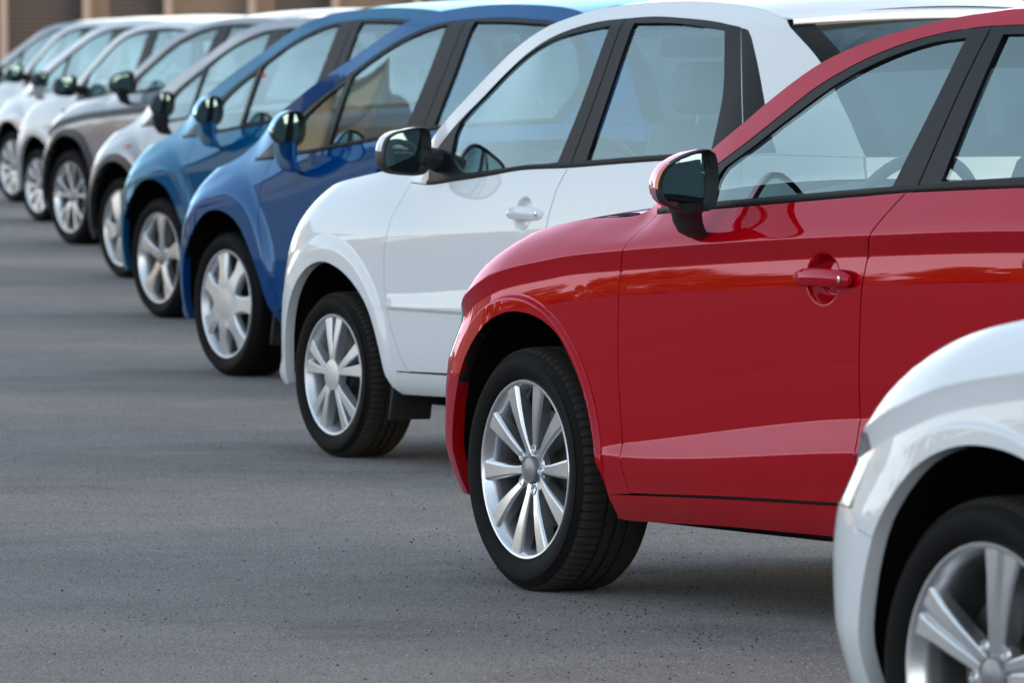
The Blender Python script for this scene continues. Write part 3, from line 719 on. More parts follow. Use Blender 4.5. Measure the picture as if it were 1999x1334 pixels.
# --- compact crossover (red car, near white car)
def spec_crossover():
    tor = [(.62, .70), (.45, .745), (.24, .802), (.078, .844), (-.156, .877), (-.3, .894), (-.58, .914), (-1.785, .98), (-2.48, 1.006), (-3.6, 1.02)]
    zf = [(.66, .745), (.55, .810), (.386, .877), (.22, .920), (.06, .953), (-.18, .985), (-.45, 1.0), (-.67, 1.011), (-.94, 1.028), (-1.86, 1.084), (-2.4, 1.109), (-3.6, 1.13)]
    wb, r = 2.60, .323
    sp = dict(W=.905, r=r, rim=.236, wb=wb, tw=.215, cowl=.22, hoodz=.05, dashx=-.90, dashz=1.035, cab=-.12, inmirror=(-1.28, 0, 1.33), roofz=(.035, .075),
      keys=[
       [[(.6, .2), (-.5, .21), (-1.65, .228), (-3.6, .24)], .06, -.7, -.7],
       [[(.6, .3), (-.5, .29), (-1.65, .325), (-3.6, .36)], .02, -.25, -.2],
       [[(.6, .383), (-.51, .383), (-1.713, .448), (-2.6, .49), (-3.6, .5)], [(.6, .004), (-.35, .004), (-.5, .002), (-3.6, .002)], -.03, [(.6, 0), (-.40, 0), (-.6, .30), (-3.6, .30)]],
       [[(.6, .43), (-.4, .400), (-.574, .418), (-1.744, .531), (-2.6, .56), (-3.6, .57)], [(.6, .004), (-.42, .004), (-.6, .013), (-1.7, .022), (-3.6, .022)], [(.6, 0), (-.42, 0), (-.6, .26), (-3.6, .26)], [(.6, 0), (-.42, 0), (-.6, -.05), (-3.6, -.06)]],
       [[(x, z - .135) for x, z in tor], [(.6, .006), (-.3, .005), (-.6, .0085), (-1.7, .0145), (-3.6, .0145)], .010, .010],
       [[(x, z - .048) for x, z in tor], [(.6, .0105), (-.3, .0093), (-.6, .0122), (-1.7, .0182), (-3.6, .0182)], [(.6, .10), (-.4, .085), (-.7, .072), (-3.6, .072)], [(.6, -.15), (-.5, -.25), (-3.6, -.3)]],
       [tor, 0.0, -.3, [(.6, .7), (-.3, .6), (-.6, .24), (-3.6, .22)]],
       [zf, [(.66, .13), (.3, .125), (-.2, .125), (-.5, .11), (-.67, .075), (-1.0, .045), (-3.6, .045)], [(.6, 2.2), (-.3, 1.9), (-.6, .5), (-1, .42), (-3.6, .42)], [(.6, 2.2), (-.3, 1.9), (-.6, .32), (-3.6, .30)]],
       [1.50, [(.6, .24), (-.7, .23), (-1.2, .195), (-2.2, .19), (-3.6, .25)], .45, .8]],
      nose=[[(.2, .115), (.5, .15), (.58, .14), (.66, .095), (.72, .06), (.80, .05)], .66, .5], tail=[3.0, .62, .5],
      arch=[(0, r, .413, 1.0, .013, .038, .008), (-wb, r, .413, 1.0, .013, .038, .008)],
      extra=[(-1.54, .868, .080, .064, .034)], handles=[(-1.565, .868, 'f'), (-2.62, .93, 'r')],
      mirror=dict(x=-1.05, v=.015, z=1.025, depth=.095, sx=.055, cap='paint', stalk='black', signal=(.15, .045, .125), glass=.86,
        outline=[(.0, .075), (.002, .11), (.012, .145), (.03, .155), (.07, .152), (.12, .138), (.165, .114), (.186, .088), (.194, .058), (.186, .03), (.168, .016), (.12, .004), (.068, 0), (.03, 0), (.012, .012), (.004, .04)],
        stem=[(.085, .02, .055, .045, -.02), (.080, -.004, .052, .042, -.012), (.076, -.006, .046, .037, -.01), (.060, -.03, .044, .036, .01), (.035, -.055, .042, .034, .03), (.0, -.07, .04, .03, .045)]))
    archF = [(-.470, .225), (-.461, .267), (-.455, .333), (-.425, .457), (-.382, .547), (-.322, .622), (-.243, .69), (-.128, .730), (.004, .738), (.118, .712), (.20, .668), (.265, .61), (.305, .555)]
    archf2 = [(.305, .555), (.345, .456), (.368, .35), (.368, .235)]
    dF = [(-.602, 1.008), (-.584, .985), (-.578, .955), (-.574, .914), (-.556, .885), (-.546, .855), (-.541, .80), (-.540, .609), (-.545, .55), (-.553, .47), (-.556, .418), (-.558, .386), (-.566, .336), (-.579, .287)]
    dR = [(-1.88, 1.088), (-1.85, 1.06), (-1.815, 1.02), (-1.784, .982), (-1.754, .943), (-1.737, .896), (-1.722, .835), (-1.711, .691), (-1.706, .589), (-1.707, .529), (-1.712, .449), (-1.712, .405), (-1.707, .318)]
    belt = [(-.602, 1.008), (-.945, 1.028), (-1.229, 1.046), (-1.88, 1.088)]; belt2 = [(-1.88, 1.088), (-2.4, 1.109), (-2.95, 1.125)]
    archR = [(-wb + .46, .235)] + arc(-wb, r, .415, 8, 172, 16) + [(-wb - .44, .24)]
    rdr = [(-2.95, 1.125), (-2.97, 1.0), (-2.86, .84)]
    rarc = [(-2.86, .84), (-2.55, .80), (-2.30, .68), (-2.18, .50), (-2.13, .325)]
    trimO = [(-.601, 1.009), (-.765, 1.075), (-.883, 1.127), (-.998, 1.178), (-1.141, 1.248), (-1.319, 1.339), (-1.502, 1.405), (-1.69, 1.451), (-1.883, 1.479), (-2.039, 1.490)]
    trimR = [(-2.039, 1.490), (-2.3, 1.494), (-2.6, 1.482), (-2.85, 1.43), (-3.02, 1.32), (-3.04, 1.22), (-2.95, 1.125)]
    sil = [(-.579, 1.046), (-.704, 1.105), (-.84, 1.169), (-.994, 1.245), (-1.102, 1.303), (-1.294, 1.394), (-1.474, 1.446), (-1.666, 1.483), (-1.86, 1.510), (-1.998, 1.523), (-2.145, 1.532)]
    roofb = [(-2.145, 1.532), (-2.5, 1.532), (-2.8, 1.508), (-3.05, 1.455)]; cp_ = [(-3.05, 1.455), (-3.25, 1.28), (-3.38, 1.10)]
    xe = .705
    sp['panels'] = dict(
      arch=archF + archf2[1:], archR=archR, beltline=belt + belt2[1:],
      fender=[archF, [(.305, .555), (.40, .575), (.44, .60)], [(.44, .60), (.41, .66), (.40, .71), (.42, .738)], [(.42, .738), (.48, .742), (.55, .735), (.655, .742)], [(.655, .742), (.55, .810), (.386, .877), (.22, .920), (.06, .953), (-.18, .985), (-.45, 1.0), (-.56, 1.035)], [(-.56, 1.035), (-.602, 1.008)], dF, [(-.579, .287), (-.470, .280)], [(-.470, .28), (-.470, .225)]],
      bumper=[archf2, [(.368, .235), (xe, .225)], [(xe, .225), (xe, .60)], [(xe, .60), (.44, .60)], [(.44, .60), (.40, .575), (.305, .555)]],
      headlight=[[(.44, .60), (xe, .60)], [(xe, .60), (.70, .68), (.655, .742)], [(.655, .742), (.55, .735), (.48, .742), (.42, .738)], [(.42, .738), (.40, .71), (.41, .66), (.44, .60)]],
      fdoor=[rev(dF), belt, dR, [(-1.707, .318), (-1.1, .305), (-.579, .287)]],
      rdoor=[rev(dR), belt2, rdr, rarc, [(-2.13, .325), (-1.707, .318)]],
      quarter=[[(-2.13, .325), (-2.18, .50), (-2.30, .68), (-2.55, .80), (-2.86, .84)], rev(rdr), [(-2.95, 1.125), (-3.0, 1.15)], [(-3.0, 1.15), (-3.37, 1.10)], [(-3.37, 1.10), (-3.48, .9), (-3.52, .6), (-3.5, .25)], [(-3.5, .25), (-3.04, .24)], rev(archR), [(-2.14, .235), (-2.13, .325)]],
      sill=[[(-.465, .282), (-1.06, .300), (-1.707, .314), (-2.135, .321)], [(-2.135, .315), (-2.135, .235)], [(-2.135, .235), (-1.55, .228), (-1.0, .224), (-.50, .212), (-.462, .225)], [(-.462, .225), (-.465, .277)]],
      frame=[[(-.602, 1.009), (-.56, 1.035)], sil, roofb, cp_, [(-3.38, 1.10), (-3.0, 1.15), (-2.95, 1.125)], rev(trimR), rev(trimO)],
      ftrim=([trimO, [(-2.039, 1.490), (-1.92, 1.104), (-1.88, 1.088)], rev(belt)],
        [[[(-.93, 1.045), (-1.206, 1.062), (-1.5, 1.081), (-1.805, 1.100)], [(-1.805, 1.100), (-1.895, 1.304), (-1.945, 1.462)], [(-1.945, 1.462), (-1.782, 1.447), (-1.593, 1.407), (-1.409, 1.346), (-1.229, 1.262), (-1.088, 1.193), (-.955, 1.132)], [(-.955, 1.132), (-.928, 1.099), (-.93, 1.045)]]]),
      rtrim=([trimR, rev(belt2), [(-1.884, 1.088), (-1.924, 1.104), (-2.043, 1.490)]],
        [[[(-2.025, 1.115), (-2.45, 1.135), (-2.85, 1.15)], [(-2.85, 1.15), (-2.93, 1.24), (-2.92, 1.32), (-2.78, 1.405), (-2.55, 1.455), (-2.3, 1.470), (-2.105, 1.470)], [(-2.105, 1.470), (-2.07, 1.305), (-2.025, 1.115)]]]),
      E=dict(fascia=[(xe, .225), (xe, .40), (xe, .60)], nose=[(xe, .60), (.70, .68), (.655, .742)], hood=[(.655, .742), (.55, .810), (.386, .877), (.22, .920), (.06, .953), (-.18, .985), (-.45, 1.0)],
        cowl=[(-.45, 1.0), (-.50, 1.013), (-.56, 1.035)], screen=[(-.56, 1.035)] + sil[:6], roof=sil[5:] + roofb[1:], rglass=cp_, tail=[(-3.38, 1.10), (-3.48, .9), (-3.52, .6)], rbump=[(-3.52, .6), (-3.53, .4), (-3.5, .25)]))
    return sp
# --- tall small hatchback (white car beside the red one)
def spec_tall():
    tor = [(.55, .62), (.3, .70), (0, .745), (-.43, .775), (-1.0, .80), (-1.6, .83), (-2.7, .88), (-3.4, .9)]
    zf = [(.60, .80), (.5, .845), (.41, .88), (.257, .925), (.074, .958), (-.25, .985), (-.55, .955), (-.73, .956), (-.838, .967), (-1.332, 1.014), (-1.641, 1.03), (-2.08, 1.053), (-2.69, 1.08), (-3.4, 1.1)]
    wb, r = 2.5, .287
    sp = dict(W=.83, r=r, rim=.208, wb=wb, tw=.185, cowl=.22, hoodz=.055, dashx=-.80, dashz=.98, cab=0, inmirror=(-1.08, 0, 1.42),
      keys=[
       [[(.6, .2), (-.5, .235), (-3.4, .25)], .05, -.9, -.9],
       [[(.6, .31), (-.6, .318), (-3.4, .33)], .014, -.16, -.12],
       [.524, .004, -.02, [(.6, 0), (-.42, 0), (-.5, -.18), (-3.4, -.18)]],
       [.534, [(.6, .003), (-.42, .003), (-.5, -.004), (-3.4, -.004)], [(.6, 0), (-.42, 0), (-.5, -.3), (-3.4, -.3)], .02],
       [[(.6, .58), (-.46, .58), (-1.06, .61), (-3.4, .66)], [(.6, .003), (-.42, .003), (-.5, .004), (-3.4, .004)], [(.6, 0.02), (-.42, 0.02), (-.5, .11), (-3.4, .11)], .0],
       [tor, [(.6, .010), (-.4, .006), (-3.4, .004)], .05, .12],
       [zf, [(.6, .14), (.2, .14), (-.3, .13), (-.55, .085), (-.8, .06), (-1.3, .05), (-3.4, .05)], [(.6, 1.6), (-.3, 1.1), (-.6, .42), (-3.4, .36)], [(.6, 1.6), (-.3, 1.1), (-.6, .28), (-3.4, .24)]],
       [1.49, [(.6, .25), (-.8, .23), (-1.3, .185), (-2.2, .18), (-3.4, .22)], .36, .9]],
      nose=[[(.2, .17), (.27, .205), (.33, .17), (.6, .15), (.85, .105)], .52, .48], tail=[2.55, .75, .5],
      arch=[(0.0, r, .385, 1.0, .010, .05, .05), (-wb, r, .385, 1.0, .010, .05, .05)],
      extra=[(-1.385, .868, .062, .058, .022)], handles=[(-1.395, .868, 'f'), (-2.42, .91, 'r')],
      mirror=dict(x=-.70, v=.05, z=.985, depth=.11, sx=.05, cap='paint', split=.085, stalk='black',
        outline=[(0, .08), (.003, .13), (.015, .158), (.05, .162), (.10, .155), (.15, .145), (.185, .125), (.20, .095), (.204, .055), (.195, .025), (.17, .008), (.10, 0), (.05, 0), (.02, .01), (.003, .04)],
        arm=[(.05, .03, .065, .036), (.05, -.02, .055, .038), (.05, -.07, .04, .042), (.05, -.11, .03, .045)]))
    archF = [(-.475, .240), (-.450, .262), (-.432, .299), (-.402, .392), (-.36, .478), (-.311, .543), (-.252, .59), (-.176, .633), (-.085, .664), (.007, .676), (.10, .660), (.175, .620), (.235, .565)]
    archf2 = [(.235, .565), (.285, .50), (.318, .42), (.330, .33), (.325, .245)]
    dF = [(-.445, .956), (-.452, .92), (-.452, .88), (-.449, .842), (-.445, .786), (-.432, .724), (-.428, .689), (-.434, .602), (-.453, .519), (-.487, .444), (-.533, .376), (-.581, .317)]
    dR = [(-1.627, 1.026), (-1.594, .973), (-1.573, .909), (-1.56, .859), (-1.552, .805), (-1.54, .634), (-1.535, .45), (-1.535, .33)]
    belt = [(-.60, .952), (-.676, .955), (-.799, .966), (-1.065, .989), (-1.314, 1.014), (-1.627, 1.026)]; belt2 = [(-1.627, 1.026), (-2.06, 1.05), (-2.55, 1.074), (-2.72, 1.081)]
    archR = [(-wb + .43, .25)] + arc(-wb, r, .385, 6, 174, 16) + [(-wb - .41, .25)]
    rdr = [(-2.72, 1.081), (-2.74, .95), (-2.62, .76)]; rarc = [(-2.62, .76), (-2.35, .72), (-2.15, .6), (-2.07, .45), (-2.05, .33)]
    trimO = [(-.60, .952), (-.585, 1.0), (-.60, 1.055), (-.656, 1.104), (-.718, 1.15), (-.782, 1.192), (-.868, 1.244), (-.985, 1.317), (-1.112, 1.382), (-1.242, 1.433), (-1.365, 1.467), (-1.491, 1.490), (-1.587, 1.503), (-1.70, 1.510), (-1.738, 1.512)]
    trimR = [(-1.738, 1.512), (-1.921, 1.518), (-2.127, 1.512), (-2.304, 1.503), (-2.433, 1.491), (-2.50, 1.484)]
    rgap = [(-2.50, 1.484), (-2.594, 1.326), (-2.676, 1.182), (-2.72, 1.081)]
    sil = [(-.45, 1.045), (-.557, 1.118), (-.663, 1.188), (-.775, 1.262), (-.885, 1.334), (-1.008, 1.402), (-1.146, 1.456), (-1.3, 1.502), (-1.426, 1.530), (-1.534, 1.546), (-1.661, 1.558)]
    roofb = [(-1.661, 1.558), (-2.0, 1.568), (-2.3, 1.560), (-2.55, 1.540), (-2.725, 1.507)]; cp_ = [(-2.725, 1.507), (-2.928, 1.378), (-3.08, 1.21), (-3.16, 1.08)]
    xe = .64
    sp['panels'] = dict(
      arch=archF + archf2[1:], archR=archR, beltline=belt + belt2[1:],
      fender=[archF, [(.235, .565), (.32, .60), (.37, .65)], [(.37, .65), (.31, .72), (.285, .78), (.275, .83)], [(.275, .83), (.36, .858), (.50, .843)], [(.50, .843), (.41, .88), (.257, .925), (.074, .958), (-.25, 1.0), (-.40, 1.028), (-.45, 1.045)], [(-.45, 1.045), (-.585, 1.0), (-.60, .952)], [(-.60, .952), (-.445, .956)], dF, [(-.581, .317), (-.50, .318)], [(-.50, .318), (-.475, .24)]],
      bumper=[archf2, [(.325, .245), (.40, .235), (xe, .235)], [(xe, .235), (xe, .64)], [(xe, .64), (.37, .65)], [(.37, .65), (.32, .60), (.235, .565)]],
      headlight=[[(.37, .65), (xe, .64)], [(xe, .64), (.60, .76), (.56, .82), (.50, .843)], [(.50, .843), (.36, .858), (.275, .83)], [(.275, .83), (.285, .78), (.31, .72), (.37, .65)]],
      fdoor=[rev(dF), [(-.445, .956), (-.60, .952)], belt, dR, [(-1.535, .33), (-.9, .322), (-.581, .317)]],
      rdoor=[rev(dR), belt2, rdr, rarc, [(-2.05, .33), (-1.535, .33)]],
      quarter=[[(-2.05, .33), (-2.07, .45), (-2.15, .6), (-2.35, .72), (-2.62, .76)], rev(rdr), [(-2.72, 1.081), (-2.88, 1.085)], [(-2.88, 1.085), (-3.15, 1.08)], [(-3.15, 1.08), (-3.22, .8), (-3.22, .5), (-3.2, .25)], [(-3.2, .25), (-2.91, .25)], rev(archR), [(-2.07, .25), (-2.05, .33)]],
      sill=[[(-.478, .316), (-.581, .316), (-1.2, .321), (-2.05, .329)], [(-2.05, .324), (-2.065, .25)], [(-2.065, .25), (-1.2, .244), (-.54, .236), (-.48, .24)], [(-.48, .24), (-.478, .312)]],
      frame=[[(-.585, 1.0), (-.45, 1.045)], sil, roofb, cp_, [(-3.16, 1.08), (-2.88, 1.085), (-2.72, 1.081)], rev(rgap), rev(trimR), rev(trimO[1:])],
      black_extra=[[(-2.503, 1.482), (-2.55, 1.476), (-2.585, 1.45)], [(-2.585, 1.45), (-2.67, 1.36), (-2.76, 1.247), (-2.875, 1.09)], [(-2.875, 1.09), (-2.724, 1.083)], [(-2.724, 1.083), (-2.680, 1.182), (-2.598, 1.326), (-2.503, 1.482)]],
      ftrim=([trimO, [(-1.738, 1.512), (-1.699, 1.271), (-1.627, 1.026)], rev(belt)],
        [[[(-.742, 1.055), (-.775, 1.035), (-.86, 1.002), (-.928, .997), (-1.288, 1.024), (-1.541, 1.041)], [(-1.541, 1.041), (-1.618, 1.254), (-1.664, 1.488)], [(-1.664, 1.488), (-1.48, 1.469), (-1.32, 1.444), (-1.16, 1.397), (-1.028, 1.338), (-.936, 1.287), (-.822, 1.214), (-.752, 1.163)], [(-.752, 1.163), (-.735, 1.12), (-.742, 1.055)]]]),
      rtrim=([trimR, rgap, rev(belt2), [(-1.631, 1.026), (-1.703, 1.271), (-1.742, 1.512)]],
        [[[(-1.73, 1.050), (-2.1, 1.070), (-2.53, 1.090)], [(-2.53, 1.090), (-2.525, 1.2), (-2.50, 1.30), (-2.405, 1.476)], [(-2.405, 1.476), (-2.237, 1.488), (-2.062, 1.497), (-1.811, 1.497)], [(-1.811, 1.497), (-1.78, 1.272), (-1.73, 1.050)]]]),
      E=dict(fascia=[(xe, .235), (xe, .40), (xe, .64)], nose=[(xe, .64), (.60, .76), (.56, .82), (.50, .843)], hood=[(.50, .843), (.41, .88), (.257, .925), (.074, .958), (-.25, 1.0)], cowl=[(-.25, 1.0), (-.40, 1.028), (-.45, 1.045)],
        screen=sil[:8], roof=sil[7:] + roofb[1:], rglass=cp_, tail=[(-3.16, 1.08), (-3.22, .8), (-3.22, .5)], rbump=[(-3.22, .5), (-3.23, .4), (-3.2, .25)]))
    return sp
# --- cab-forward people carrier (the two blue cars)
def spec_carrier():
    tor = [(.6, .62), (.3, .68), (0, .72), (-.4, .745), (-1.0, .79), (-2.0, .85), (-3.4, .9)]
    zf = [(.75, .72), (.66, .765), (.528, .83), (.382, .868), (.238, .892), (.0, .905), (-.26, .919), (-.76, .961), (-1.322, 1.017), (-1.6, 1.05), (-1.875, 1.072), (-3.4, 1.12)]
    wb, r = 2.62, .308
    sp = dict(W=.90, r=r, rim=.229, wb=wb, tw=.205, cowl=.30, hoodz=.06, dashx=-.75, dashz=.97, cab=-.10, inmirror=(-1.05, 0, 1.38),
      keys=[
       [[(.6, .2), (-.5, .22), (-3.4, .24)], .05, -.9, -.9],
       [[(.6, .3), (-.6, .30), (-3.4, .33)], .014, -.2, -.15],
       [.50, .0, -.03, .0],
       [tor, .012, .06, .12],
       [zf, [(.75, .14), (.3, .15), (0, .12), (-.3, .08), (-.8, .06), (-3.4, .05)], [(.6, 1.5), (0, .9), (-.3, .45), (-3.4, .4)], [(.6, 1.5), (0, .9), (-.3, .36), (-3.4, .28)]],
       [1.49, [(.6, .28), (-.3, .27), (-.8, .25), (-1.3, .215), (-2.2, .20), (-3.4, .25)], .42, .9]],
      nose=[[(.2, .21), (.27, .20), (.30, .18), (.5, .18), (.75, .18)], .54, .5], tail=[2.7, .65, .5],
      arch=[(0, r, .395, 1.0, .020, .07, .10), (-wb, r, .395, 1.0, .020, .07, .10)],
      extra=[(-1.42, .86, .065, .055, .025)], handles=[(-1.43, .86, 'f'), (-2.5, .92, 'r')],
      mirror=dict(x=-.77, v=.02, z=.985, depth=.10, sx=.05, cap='paint', split=.06, stalk='paint',
        outline=[(0, .08), (.004, .116), (.022, .142), (.055, .150), (.095, .142), (.132, .118), (.155, .085), (.160, .057), (.149, .028), (.122, .010), (.085, 0), (.048, .002), (.018, .016), (.003, .048)],
        stem=[(.085, .02, .05, .052, -.02), (.08, -.02, .048, .05, -.01), (.068, -.06, .045, .045, .01), (.03, -.10, .042, .042, .03), (-.01, -.11, .04, .04, .035)]))
    archF = [(-.52, .235), (-.483, .287), (-.43, .38), (-.38, .465), (-.309, .557), (-.22, .637), (-.14, .678), (-.05, .702), (.03, .706), (.11, .692), (.19, .645), (.26, .575)]
    archf2 = [(.26, .575), (.315, .50), (.345, .41), (.355, .32), (.345, .235)]
    dF = [(-.335, .925), (-.335, .86), (-.336, .798), (-.348, .734), (-.365, .677), (-.407, .587), (-.46, .482), (-.519, .368), (-.555, .30)]
    dR = [(-1.70, 1.06), (-1.68, .95), (-1.66, .8), (-1.65, .5), (-1.65, .315)]
    belt = [(-.141, .915), (-.335, .925), (-.481, .937), (-.718, .960), (-1.289, 1.015), (-1.565, 1.047), (-1.70, 1.06)]; belt2 = [(-1.70, 1.06), (-2.2, 1.085), (-2.85, 1.105)]
    archR = [(-wb + .44, .24)] + arc(-wb, r, .395, 6, 174, 16) + [(-wb - .42, .24)]
    rdr = [(-2.85, 1.105), (-2.88, .98), (-2.76, .80)]; rarc = [(-2.76, .80), (-2.5, .76), (-2.28, .65), (-2.18, .48), (-2.14, .315)]
    trimO = [(-.141, .915), (-.32, 1.005), (-.538, 1.135), (-.758, 1.235), (-.939, 1.314), (-1.102, 1.376), (-1.264, 1.428), (-1.419, 1.468), (-1.54, 1.490), (-1.653, 1.504), (-1.78, 1.511)]
    trimR = [(-1.78, 1.511), (-1.9, 1.515), (-2.11, 1.519), (-2.329, 1.512), (-2.523, 1.500), (-2.75, 1.45), (-2.93, 1.33), (-2.95, 1.22), (-2.85, 1.105)]
    sil = [(-.02, 1.0), (-.11, 1.045), (-.216, 1.094), (-.361, 1.157), (-.5, 1.218), (-.658, 1.281), (-.817, 1.340), (-.973, 1.401), (-1.134, 1.459), (-1.274, 1.505), (-1.401, 1.533), (-1.553, 1.552), (-1.884, 1.572)]
    roofb = [(-1.884, 1.572), (-2.3, 1.570), (-2.6, 1.55), (-2.85, 1.50)]; cp_ = [(-2.85, 1.50), (-3.08, 1.32), (-3.22, 1.10)]
    xe = .68
    sp['panels'] = dict(
      arch=archF + archf2[1:], archR=archR, beltline=belt + belt2[1:],
      fender=[archF, [(.26, .575), (.36, .60), (.44, .635)], [(.44, .635), (.46, .70), (.54, .765), (.64, .775)], [(.64, .775), (.528, .83), (.382, .868), (.238, .892), (.12, .93), (.05, .965), (-.02, 1.0)], [(-.02, 1.0), (-.141, .915)], [(-.141, .915), (-.335, .925)], dF, [(-.555, .30), (-.53, .30), (-.52, .235)]],
      bumper=[archf2, [(.345, .235), (xe, .235)], [(xe, .235), (xe, .64)], [(xe, .64), (.44, .635)], [(.44, .635), (.36, .60), (.26, .575)]],
      headlight=[[(.44, .635), (xe, .64)], [(xe, .64), (.68, .72), (.64, .775)], [(.64, .775), (.54, .765), (.46, .70), (.44, .635)]],
      fdoor=[rev(dF), belt[1:], dR, [(-1.65, .315), (-1.1, .31), (-.555, .30)]],
      rdoor=[rev(dR), belt2, rdr, rarc, [(-2.14, .315), (-1.65, .315)]],
      quarter=[[(-2.14, .315), (-2.18, .48), (-2.28, .65), (-2.5, .76), (-2.76, .80)], rev(rdr), [(-2.85, 1.105), (-2.95, 1.12)], [(-2.95, 1.12), (-3.21, 1.10)], [(-3.21, 1.10), (-3.27, .8), (-3.28, .5), (-3.25, .25)], [(-3.25, .25), (-3.04, .24)], rev(archR), [(-2.18, .24), (-2.14, .315)]],
      sill=[[(-.53, .292), (-1.1, .303), (-2.14, .309)], [(-2.14, .309), (-2.17, .24)], [(-2.17, .24), (-1.1, .238), (-.525, .230)], [(-.525, .230), (-.53, .292)]],
      frame=[[(-.141, .915), (-.02, 1.0)], sil, roofb, cp_, [(-3.22, 1.10), (-2.95, 1.12), (-2.85, 1.105)], rev(trimR), rev(trimO)],
      ftrim=([trimO, [(-1.78, 1.511), (-1.755, 1.29), (-1.70, 1.06)], rev(belt)],
        [[[(-.52, .966), (-.70, .972), (-.838, .988)], [(-.838, .988), (-.848, 1.104), (-.855, 1.255)], [(-.855, 1.255), (-.70, 1.190), (-.56, 1.115)], [(-.56, 1.115), (-.50, 1.03), (-.52, .966)]],
         [[(-.872, .992), (-1.262, 1.030), (-1.548, 1.060)], [(-1.548, 1.060), (-1.616, 1.288), (-1.640, 1.492)], [(-1.640, 1.492), (-1.54, 1.477), (-1.419, 1.455), (-1.264, 1.414), (-1.102, 1.362), (-.939, 1.298), (-.90, 1.276)], [(-.90, 1.276), (-.882, 1.15), (-.872, .992)]]]),
      rtrim=([trimR, rev(belt2), [(-1.704, 1.06), (-1.759, 1.29), (-1.784, 1.511)]],
        [[[(-1.80, 1.083), (-2.3, 1.105), (-2.78, 1.125)], [(-2.78, 1.125), (-2.86, 1.23), (-2.83, 1.32), (-2.70, 1.43), (-2.5, 1.485), (-2.3, 1.497), (-2.1, 1.502), (-1.86, 1.503)], [(-1.86, 1.503), (-1.845, 1.29), (-1.80, 1.083)]]]),
      E=dict(fascia=[(xe, .235), (xe, .40), (xe, .64)], nose=[(xe, .64), (.68, .72), (.64, .775)], hood=[(.64, .775), (.528, .83), (.382, .868), (.238, .892)], cowl=[(.238, .892), (.12, .93), (.05, .965), (-.02, 1.0)],
        screen=sil[:9], roof=sil[8:] + roofb[1:], rglass=cp_, tail=[(-3.22, 1.10), (-3.27, .8), (-3.28, .5)], rbump=[(-3.28, .5), (-3.28, .4), (-3.25, .25)]))
    return sp
